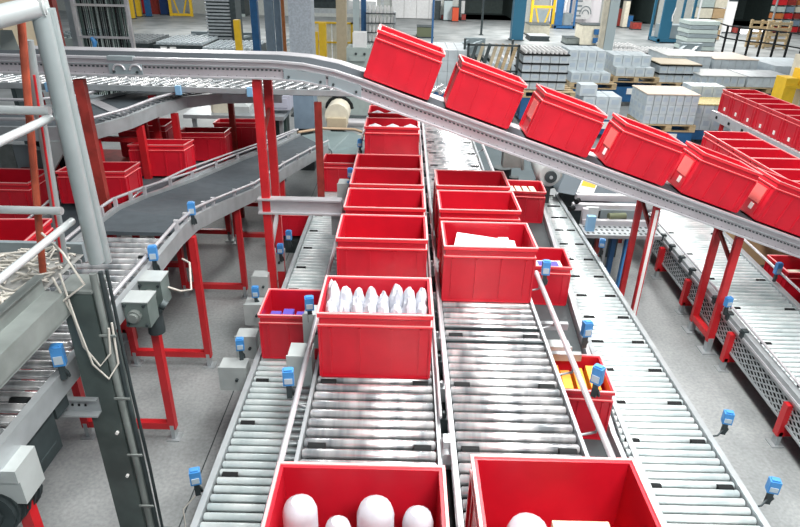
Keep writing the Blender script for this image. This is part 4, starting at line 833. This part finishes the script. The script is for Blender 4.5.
# background left low pallets of rollers
for k, (x, y, lb, m) in enumerate(((-8.1, 20.6, 'low dark pallet of pale bottle tops left of the tray tower', CART), (-6.3, 19.6, 'low dark pallet of pale bottle tops right below the tray tower', CART), (-9.9, 20.8, 'low dark pallet of brush-like strips behind the strip curtain', GALV))):
    t = thing('bottle_rack', lb, 'rack', (x, y, 0)); part('frame', MB().box(x, x+1.6, y, y+2.2, 0, .75), DKST, t); bm_ = MB()
    for i in range(9):
        for j in range(9): bm_.box(x+.08+i*.17, x+.18+i*.17, y+.1+j*.23, y+.25+j*.23, .75, .83)
    part('bottle_tops', bm_, m, t, kind='stuff')
    for q in (x+.25, x+.55): part('label_card', MB().box(q, q+.2, y-.02, y, .5, .7), CARD, t, label='white card')
for x, lb in ((-9.6, 'grey-green forklift tines laid on the floor at left'), (-8.0, 'grey-green forklift tines laid on the floor, second pair'), (-5.6, 'grey-green forklift tines beside the tray tower'), (1.0, 'dark trolley handles before the white door'), (9.4, 'dark low trolley by the pale column')):
    solid('floor_trolley', MB().bar((x, 23, .3), (x+1.5, 25.2, .6), .12, .08).bar((x+.5, 23, .3), (x+2, 25.2, .6), .12, .08).box(x+1.3, x+2.1, 25.1, 25.3, 0, .7), PLATE, lb, 'trolley', (x, 23, 0))
# tray tower
X, Y0 = -6.9, 22.6
tt = thing('tray_tower', 'tall tower of dark trays with pale edges at upper left', 'rack', (X, Y0, 0))
for k in range(26):
    part('tray', MB().box(X, X+.85, Y0, Y0+.9, .3+k*.11, .36+k*.11), GALV if k % 1 == 0 else DKST, tt)
part('core', MB().box(X+.04, X+.81, Y0+.05, Y0+.86, .0, 3.2), DKST, tt); part('side_guard', MB().box(X+.86, X+1.05, Y0, Y0+.8, 0, 3.2), DKST, tt)

# strip curtain panel, posts, columns (upper left)
sc = thing('strip_curtain', 'tall framed panel of dark hanging strips at upper left', 'curtain', (-5.4, 12, 0))
xa, _ = world_at(78, 30, 12); xb, _ = world_at(131, 30, 12); zt = 4.2
n_ = 34
for k in range(n_):
    x = xa+.06+(xb-xa-.12)*k/n_; m = [mat('strip_dark', (.03, .045, .045), .4), mat('strip_green', (.07, .11, .10), .4), BLK, mat('strip_pale', (.28, .34, .33), .4)][[0, 1, 0, 2, 0, 3, 1, 2][k % 8]]
    part('strip', MB().box(x+random.uniform(-.01, .01), x+(xb-xa)/n_*random.uniform(.6, .95), 12+(k % 3)*.02, 12.015+(k % 3)*.02, .7, zt), m, sc)
for x in (xa, xb): part('frame_post', MB().box(x-.025, x+.025, 11.96, 12.04, 0, zt), ALU, sc)
for py in (5, 37):
    _, z = world_at(100, py, 12); part('frame_bar', MB().box(xa, xb, 11.95, 11.99, z-.02, z+.02), ALU, sc)
x, z = world_at(93, 42, 11.9); part('blue_rag', MB().tube([(x, 11.9, z-.12), (x+.03, 11.9, z+.0), (x-.02, 11.9, z+.08)], [.03, .05, .03], 7), BLUE, sc, label='blue cloth tied on')
def upright(px0, px1, Y, m, label, z1=5.5, d=None, name='steel_post', cat='post', pyref=10, z0=0, lean=0):
    a, _ = world_at(px0, pyref, Y); b, _ = world_at(px1, pyref, Y); d = d or (b-a)
    P = thing(name, label, cat, ((a+b)/2, Y+d/2, z0))
    part('shaft', MB().box(a, b, Y, Y+d, z0, z1), m, P)
    part('base_plate', MB().box(a-.06, b+.06, Y-.06, Y+d+.06, z0, z0+.03), DKST, P)
    return P
upright(45, 54, 13, REDD, 'dull red column left of the strip curtain', pyref=12)
upright(66, 72, 12.6, GALV, 'pale grey column left of the strip curtain frame'); upright(73, 75, 12.5, CREAM, 'thin cream post beside the strip curtain frame')
upright(250, 257, 16, BLUEP, 'dark blue upright with blue bag left of the slate column'); upright(264, 272, 16, SLATE, 'slate blue column, left half of the pair'); upright(274, 280, 16.2, SLATE, 'slate blue column, right half of the pair')
upright(281, 284, 15.5, ORP, 'orange brown pipe between slate and speckled columns'); upright(288, 311, 14.5, SPECK, 'broad speckled grey column at top centre left')
upright(336, 346, 18, TAN, 'tan column behind the level beam'); upright(353, 359, 19, mat('pale_blue_grey', (.50, .60, .62), .5), 'pale blue-grey upright right of the tan column'); upright(361, 366, 19.3, BLUEP, 'dark blue upright right of the pale one')
upright(431.5, 433.5, 13, BLUEP, 'thin dark blue pole rising behind the first sloping crate', pyref=30)
upright(604, 609, 20, CREAM, 'cream edge post of the pale column'); upright(609.5, 619, 20, mat('pale_blue_grey', (.50, .60, .62), .5), 'tall pale blue-grey column at top right of centre')
upright(514, 526, 31, TEAL, 'teal blue column at the dock edge'); upright(482, 484, 33, DKST, 'slim dark post in the dock mouth')
o = upright(232, 238, 14.5, YEL, 'yellow guard post in front of the blue upright', z1=world_at(235, 20, 14.5)[1], name='guard_post')
o = upright(319, 326, 17, YEL, 'taller yellow guard post by the tan panels', z1=world_at(322, 23, 17)[1], name='guard_post', pyref=40)
o = upright(314, 318, 17, YEL, 'shorter yellow guard post by the tan panels', z1=world_at(316, 32, 17)[1], name='guard_post', pyref=40)
# tan fence panels
fp = thing('tan_partition', 'low tan partition with yellow frame behind the guard posts', 'partition', (-2.2, 20, 0))
a, _ = world_at(311, 40, 20); b, _ = world_at(353, 40, 20); _, z = world_at(330, 22, 20)
for k in range(4): part('panel', MB().box(a+(b-a)*k/4+.02, a+(b-a)*(k+1)/4-.02, 20, 20.04, .05, z-.05), CREAM, fp)
part('top_bar', MB().box(a, b, 19.97, 20.06, z-.05, z), YEL, fp); part('post', MB().box(b-.06, b, 19.97, 20.06, 0, z), YEL, fp); part('mid_bar', MB().box(a, b, 19.97, 20, z*.62, z*.62+.05), YEL, fp)
# machine behind partition (top centre)
hb = thing('steel_rack', 'pale steel racking with cross bars above the tan partition', 'rack', (-2.2, 26, 0))
for x in (-4.3, -1.0): part('upright', MB().box(x, x+.12, 26, 26.12, 0, 4), GALV, hb)
for z in (1.4, 1.95, 2.6): part('shelf_beam', MB().box(-4.3, -.9, 26, 26.15, z, z+.16), GALV, hb)
part('load', MB().box(-3.9, -2.6, 26.3, 27.2, 1.56, 1.9), DKST, hb); part('load', MB().box(-2.3, -1.2, 26.3, 27.2, 1.56, 1.85), WHT, hb)
cm = thing('sealing_machine', 'pale grey box machine on a stepped base left of the first sloping crate', 'machine', (-.5, 15, 0))
(a, z0), (b, z1) = world_at(352, 58, 15), world_at(366, 33, 15)
part('head', MB().box(a+.02, b, 15, 15.4, z1-.32, z1), WHT, cm); part('body', MB().box(a-.12, b+.1, 14.9, 15.6, z1-.85, z1-.32).box(a-.05, b, 14.8, 14.9, z1-.6, z1-.5), GLASSP, cm); part('base', MB().box(a-.2, b+.2, 14.8, 15.8, 0, z1-.85), GLASSP, cm)
for q in (.1, .3): part('button', MB().tube([(a+q, 14.9, z1-.45), (a+q, 14.87, z1-.45)], .03, 8), DKST, cm)
sh = thing('bottle_shelf', 'shelves of white bottles behind the first sloping crate', 'rack', (-.7, 19, 0))
for k in range(5):
    z = .9+k*.26; part('shelf', MB().box(-1.15, -.3, 19, 19.5, z, z+.03), DKST, sh)
    bm_ = MB()
    for i in range(7): bm_.tube([(-1.05+i*.11, 19.1, z+.03), (-1.05+i*.11, 19.1, z+.18), (-1.05+i*.11, 19.1, z+.24)], [.045, .045, .02], 8)
    part('bottle_row', bm_, WHT, sh, kind='stuff')
for x in (-1.15, -.35): part('upright', MB().box(x, x+.05, 19, 19.5, 0, 2.0), GALV, sh)
# yellow frames
def yframe(px0, px1, pyb, label, legs_only=False, topz=4):
    (a, Y), (b, _) = ground_at(px0, pyb), ground_at(px1, pyb)
    F = thing('lifting_stand', label, 'frame', ((a+b)/2, Y, 0))
    t = .14
    for x in (a, b-t): part('upright', MB().box(x, x+t, Y, Y+t, 0, topz), YEL, F)
    for z in (.0, 1.0): part('cross_bar', MB().box(a+t, b-t, Y+.01, Y+t-.01, z+.02, z+.16), YEL, F)
    part('panel', MB().box(a+t+.3, b-t-.3, Y+.04, Y+.1, .16, .9), PLATE, F)
    for s_ in (0, 1):
        part('brace', MB().bar((a+t+.15 if s_ else b-t-.15, Y+.07, 1.0), (a+t+.4 if s_ else b-t-.4, Y+.07, .18), .08, .08), YEL, F)
    return F
yframe(170, 195, 16, 'yellow frame with grey infill standing at upper left'); yframe(529, 552, 27, 'tall yellow lifting frame at top centre right')
for px0, px1, pyb, m, lb in ((131, 134, 19, YEL, 'first yellow upright of the far left storage'), (137, 141, 17, YEL, 'second yellow upright of the far left storage'), (143, 146, 14, REDP, 'red upright of the far left storage'), (146, 151, 17, BLUEP, 'blue upright of the far left storage'), (161, 170, 15, mat('navy', (.01, .04, .14), .5), 'wide navy upright left of the yellow frame')):
    (a, Y), (b, _) = ground_at(px0, pyb), ground_at(px1, pyb)
    q = thing('storage_upright', lb, 'post', ((a+b)/2, Y, 0)); part('shaft', MB().box(a, b, Y, Y+.3, 0, 4), m, q); part('base_plate', MB().box(a-.05, b+.05, Y-.05, Y+.35, 0, .04), DKST, q)
(a, Y), (b, _) = ground_at(152, 14), ground_at(161, 14)
q = thing('storage_crate', 'brown and dark goods between blue and navy uprights', 'goods', ((a+b)/2, Y, 0)); part('body', MB().box(a, b, Y, Y+1, 0, 1.0), REDD, q); part('top', MB().box(a, b, Y, Y+1, 1.0, 1.4), DKST, q)
# dark machine with red (222-245)
(a, Y), (b, _) = ground_at(222, 16), ground_at(247, 16)
q = thing('press_machine', 'dark machine with red top at upper left behind the tray tower', 'machine', ((a+b)/2, Y, 0)); part('body', MB().box(a, b, Y, Y+2, 0, .95), DKST, q); part('red_hood', MB().box(a+.2, b-.2, Y, Y+1.5, .95, 1.3), REDD, q, label='dull red hood'); part('skirt', MB().box(a, b, Y-.1, Y, 0, .15), GLASSP, q)
# far things on floor
def far_box(name, px0, px1, pyt, pyb, m, lb, cat, d=.5, extra=None):
    (a, Y), (b, _) = ground_at(px0, pyb), ground_at(px1, pyb); _, z = world_at((px0+px1)/2, pyt, Y)
    o = thing(name, lb, cat, ((a+b)/2, Y, 0))
    part('body', MB().box(a, b, Y, Y+d, .02, z*.97), m, o); part('edge_trim', MB().box(a-.02, b+.02, Y-.02, Y+d, z*.97, z), DKST if m is not DKST else GALV, o); part('base', MB().box(a-.03, b+.03, Y-.03, Y+d, 0, .06), DKST, o)
    if extra: extra(o, a, b, Y, z)
    return o
far_box('fire_extinguisher_cabinet', 452, 458, 7, 22, mat('signal_red', (.6, .08, .03), .4), 'red cabinet against the pale far wall', 'cabinet')
far_box('red_drum', 441, 443.5, 15, 20, REDD, 'small red drum left of the red cabinet', 'drum'); far_box('red_drum', 461.5, 465.5, 14, 21, REDD, 'small brownish drum at the dock corner', 'drum')
far_box('wall_cabinet', 443.5, 451.5, 0, 21, mat('pale_blue_grey', (.5, .6, .62), .5), 'pale cabinet left of the red cabinet on the far wall', 'cabinet'); far_box('wall_cabinet', 459, 464, 0, 18, WHT, 'white cabinet right of the red cabinet on the far wall', 'cabinet')
far_box('dark_cabinet', 434.5, 440, 0, 20, DKST, 'dark cabinet beside the white sliding door', 'cabinet')
def shelf_extra(o, a, b, Y, z):
    for k in range(2): part('blue_bin', MB().box(a+(b-a)*.45, b, Y-.12, Y-.03, .15+k*z*.4, .15+k*z*.4+z*.25), BLUEP, o, label='blue bin')
far_box('goods_shelf', 580, 604, 25, 46, CREAM, 'beige shelf with blue bins left of the pale column', 'shelf', 1.2, shelf_extra)
far_box('blue_drum', 626, 631, 15, 28, BLUEP, 'blue drum against the white far wall', 'drum'); far_box('goods_heap', 632, 640, 22, 30, REDD, 'low brown heap beside the blue drum', 'goods'); far_box('cream_post', 622, 626, 0, 28, CREAM, 'cream post left of the blue drum', 'post')
far_box('brown_goods', 617, 621, 8, 27, REDD, 'brown goods between the pale column and the cream post', 'goods')
far_box('parcel_pallet', 529, 548, 25, 37, CREAM, 'cream parcel stack on a dark base before the yellow lift', 'goods', 1.5); far_box('dark_pallet', 530, 548, 36, 41, DKST, 'dark pallet under the cream parcel stack', 'pallet', 1.2)
far_box('floor_machine', 566, 578, 38, 45, BEAMG, 'small grey machine on the floor left of the beige shelf', 'machine', 1.0); far_box('floor_machine', 417, 433, 27, 38, mat('olive', (.12, .14, .08), .5), 'small olive machine before the white sliding door', 'machine', 1.2)
# blue frames
def bframe(px0, px1, pyb, m, label, ztop_=4):
    (a, Y), (b, _) = ground_at(px0, pyb), ground_at(px1, pyb)
    F = thing('storage_cage', label, 'frame', ((a+b)/2, Y, 0))
    for x in (a, b-.1): part('upright', MB().box(x, x+.1, Y, Y+.1, 0, ztop_).box(x, x+.1, Y+1.2, Y+1.3, 0, ztop_), m, F)
    part('floor_tray', MB().box(a, b, Y, Y+1.3, .05, .18), m, F); part('load', MB().box(a+.2, b-.15, Y+.2, Y+1.1, .2, .8), PLATE, F); part('side_panel', MB().box(a, a+(b-a)*.35, Y-.02, Y, .2, ztop_), m, F)
    part('handle', MB().tube([(a+.5, Y-.05, 1.0), (a+.45, Y-.1, 1.2), (a+.55, Y-.05, 1.6)], .03, 6), CARD, F, label='white curved handle')
bframe(657, 686, 43, TEAL, 'teal steel cage with a grey crate inside at top right'); bframe(554, 573, 29, BLUEP, 'dark blue cage frame before the white printed wall')
# printed board on white door
pb = thing('wall_board', 'white wall board with grey drawings and a red edge', 'board', (11.5, YW-.3, 0))
(a, z0), (b, z1) = world_at(573, 19, YW-.4), world_at(592, 1, YW-.4)
part('board', MB().box(a, b, YW-.42, YW-.38, z0, z1+.4), WHT, pb)
for k in range(4): part('drawing_line', MB().box(a+.1, a+.45, YW-.43, YW-.42, z0+.15+k*.28, z0+.25+k*.28), PLATE, pb)
part('drawing_arc', MB().tube([((a+b)/2+.2+.35*math.cos(t), YW-.44, z0+.3+.45*math.sin(t)) for t in [math.pi*k/10 for k in range(11)]], .03, 5), PLATE, pb); part('drawing_arc', MB().tube([((a+b)/2+.2+.2*math.cos(t), YW-.44, z0+.3+.25*math.sin(t)) for t in [math.pi*k/10 for k in range(11)]], .03, 5), PLATE, pb)
# grey sheet stack at (686-712, 5-52) and fence
(a, Y), (b, _) = ground_at(684, 53), ground_at(711, 53)
q = thing('sheet_stack', 'stack of grey wrapped slabs right of the teal cage', 'stack', ((a+b)/2, Y, 0))
for k in range(7): part('slab', MB().box(a+.05*(k % 2), b-.03*(k % 3), Y, Y+1.2, .12+k*.17, .12+k*.17+.15), [GLASSP, PLATE][k % 2], q)
part('pallet_base', MB().box(a, b, Y, Y+1.2, 0, .12), DKST, q)
(a, Y), (b, _) = ground_at(688, 40), ground_at(712, 40); a, b = a+.3, b+.2
q = thing('goods_rack', 'rack of brown and cream cartons behind the grey slabs', 'rack', ((a+b)/2, Y, 0))
for k in range(4): part('carton_row', MB().box(a, a+(b-a)*.5, Y, Y+1, .05+k*.5, .05+k*.5+.45), [CREAM, GLASSP][k % 2], q); part('carton_row', MB().box(a+(b-a)*.53, b, Y, Y+1, .05+k*.5, .05+k*.5+.45), [CBOX, CREAM][k % 2], q)
for x in (a-.06, b): part('upright', MB().box(x, x+.06, Y, Y+.1, 0, 4), WHT, q)
far_box('white_pillar', 718, 729, 0, 33, WHT, 'white pillar left of the big open dock', 'pillar', .8)
far_box('red_box', 735, 739, 26, 34, REDD, 'dull red box at the foot of the white pillar', 'box', .5)
fn = thing('safety_fence', 'black tubular safety fence at the upper right', 'fence', (14, 24, 0))
pts = [ground_at(x, y) for x, y in ((713, 48), (722, 52), (733, 54), (745, 56), (757, 57), (770, 59), (783, 61), (797, 64))]
for i, (x, y) in enumerate(pts): part('post', MB().box(x-.035, x+.035, y-.035, y+.035, 0, 1.1), BLK, fn)
for (x, y), (x2, y2) in zip(pts, pts[1:]):
    for z in (1.08, .58): part('rail', MB().bar((x, y, z), (x2, y2, z), .05, .05), BLK, fn)
for k, (px, py, lb) in enumerate(((768, 50, 'upright wooden pallet left of two leaning behind the fence'), (786, 52, 'upright wooden pallet right of two leaning behind the fence'))):
    x, y = ground_at(px, py); y += 1.0
    P = thing('wooden_pallet', lb, 'pallet', (x, y, 0))
    for i in range(5): part('slat', MB().box(x-.55, x+.55, y, y+.03, .08+i*.24, .2+i*.24), WOOD, P)
    for i in range(3): part('bearer', MB().box(x-.55+i*.5, x-.45+i*.5, y+.03, y+.12, 0, 1.2), WOOD, P)
for k in range(4):
    px = 770+k*9; x, y = ground_at(px, 33); q = thing('goods_rack', ['red and orange goods on the first rack bay right of the dock', 'red goods on the second rack bay right of the dock', 'orange goods on the third rack bay right of the dock', 'pale blue goods on the rack bay at the right edge'][k], 'rack', (x, y, 0))
    for i in range(6): part('goods', MB().box(x, x+.5, y, y+.6, .05+i*.36, .05+i*.36+.28), [REDD, CREAM, ORP, GLASSP, REDP, SLATE][(i+k*2) % 6], q)
    part('upright', MB().box(x-.1, x-.04, y-.05, y+.05, 0, 4), GALV, q)
# lights at dock floor
for k, px in enumerate((743, 754, 760)):
    x, y = ground_at(px, 33.5); q = solid('dock_lamp', MB().box(x-.25, x+.2, y, y+.3, 0, .2), mat('lamp_glow', (1, 1, 1), .5, emit=((1, 1, 1), 3)), 'small bright lamp on the floor of the big dock', 'lamp', (x, y, 0), 'bright lamps in the dock')
# yellow machine right
ym = thing('yellow_machine', 'yellow lift truck mast and body at the right edge above the crate file', 'machine', (7.9, 13, 0))
(a, z0), (b, z1), (c, z2) = world_at(780, 103, 13), world_at(792, 103, 13), world_at(797, 70, 13)
part('body', MB().box(a, b, 13, 13.4, 0, z0+.5), YEL, ym); part('mast', MB().box(a+.3, b+.12, 13.05, 13.35, z0+.3, z2), YEL, ym); part('mast_rail', MB().bar((b+.12, 12.95, 0), (b+.42, 12.95, 2.6), .06, .08, upv=(0, 1, 0)), BLK, ym)
part('side_panel', MB().box(b+.2, b+1.2, 13.1, 13.7, 0, z0+.9), CREAM, ym)
part('fork', MB().box(a, a+.5, 12.98, 13.0, z0+.3, z0+.36), YEL, ym)
# greenish wall machinery far left (behind handrail)
q = thing('beige_hood', 'large beige hood behind the handrails at the left edge', 'machine', (-7.6, 10, 0))
(a, z0), (b, z1) = world_at(-20, 50, 10), world_at(22, 20, 10)
part('hood', MB().add([(a, 10, z0), (b-.2, 10, z0), (b-.5, 10, z1+.3), (a, 10, z1+.3), (a, 11, z0), (b-.2, 11, z0), (b-.5, 11, z1+.3), (a, 11, z1+.3)], [(0,1,2,3),(7,6,5,4),(0,4,5,1),(1,5,6,2),(2,6,7,3),(3,7,4,0)]), TAN, q)
part('stand', MB().box(a+.2, b-.5, 10.2, 10.8, 0, z0), DKST, q)
q = thing('bottle_rack', 'low pale rack of bottle tops between red and grey columns at upper left', 'rack', (-7, 14.5, 0))
(a, z0), (b, z1) = world_at(48, 38, 14.5), world_at(76, 38, 14.5)
part('frame', MB().box(a, b+.2, 14.5, 16.2, 0, z0), GLASSP, q); bm_ = MB()
for i in range(7):
    for j in range(8): bm_.tube([(a+.1+i*.16, 14.6+j*.2, z0), (a+.1+i*.16, 14.6+j*.2, z0+.08)], .05, 6)
part('bottle_tops', bm_, PLATE, q, kind='stuff')

q = thing('drum_machine', 'dark round-topped machine with grey panels behind the left handrails', 'machine', (-4.6, 7.2, 0))
pts = [(-4.75+.62*math.cos(t), 7.2, 1.0+.42*math.sin(t)) for t in [math.pi*k/12 for k in range(13)]]
part('arc_hood', MB().tube(pts, .06, 8), BLK, q, label='black arched hood')
for k in range(6): part('panel', MB().box(-5.35+k*.2, -5.16+k*.2, 7.25, 7.28, 0, 1.3-.06*abs(k-2.5)), PLATE if k % 2 else BEAMG, q)
for o in bpy.data.objects:
    if '_b' in o.keys(): del o['_b']
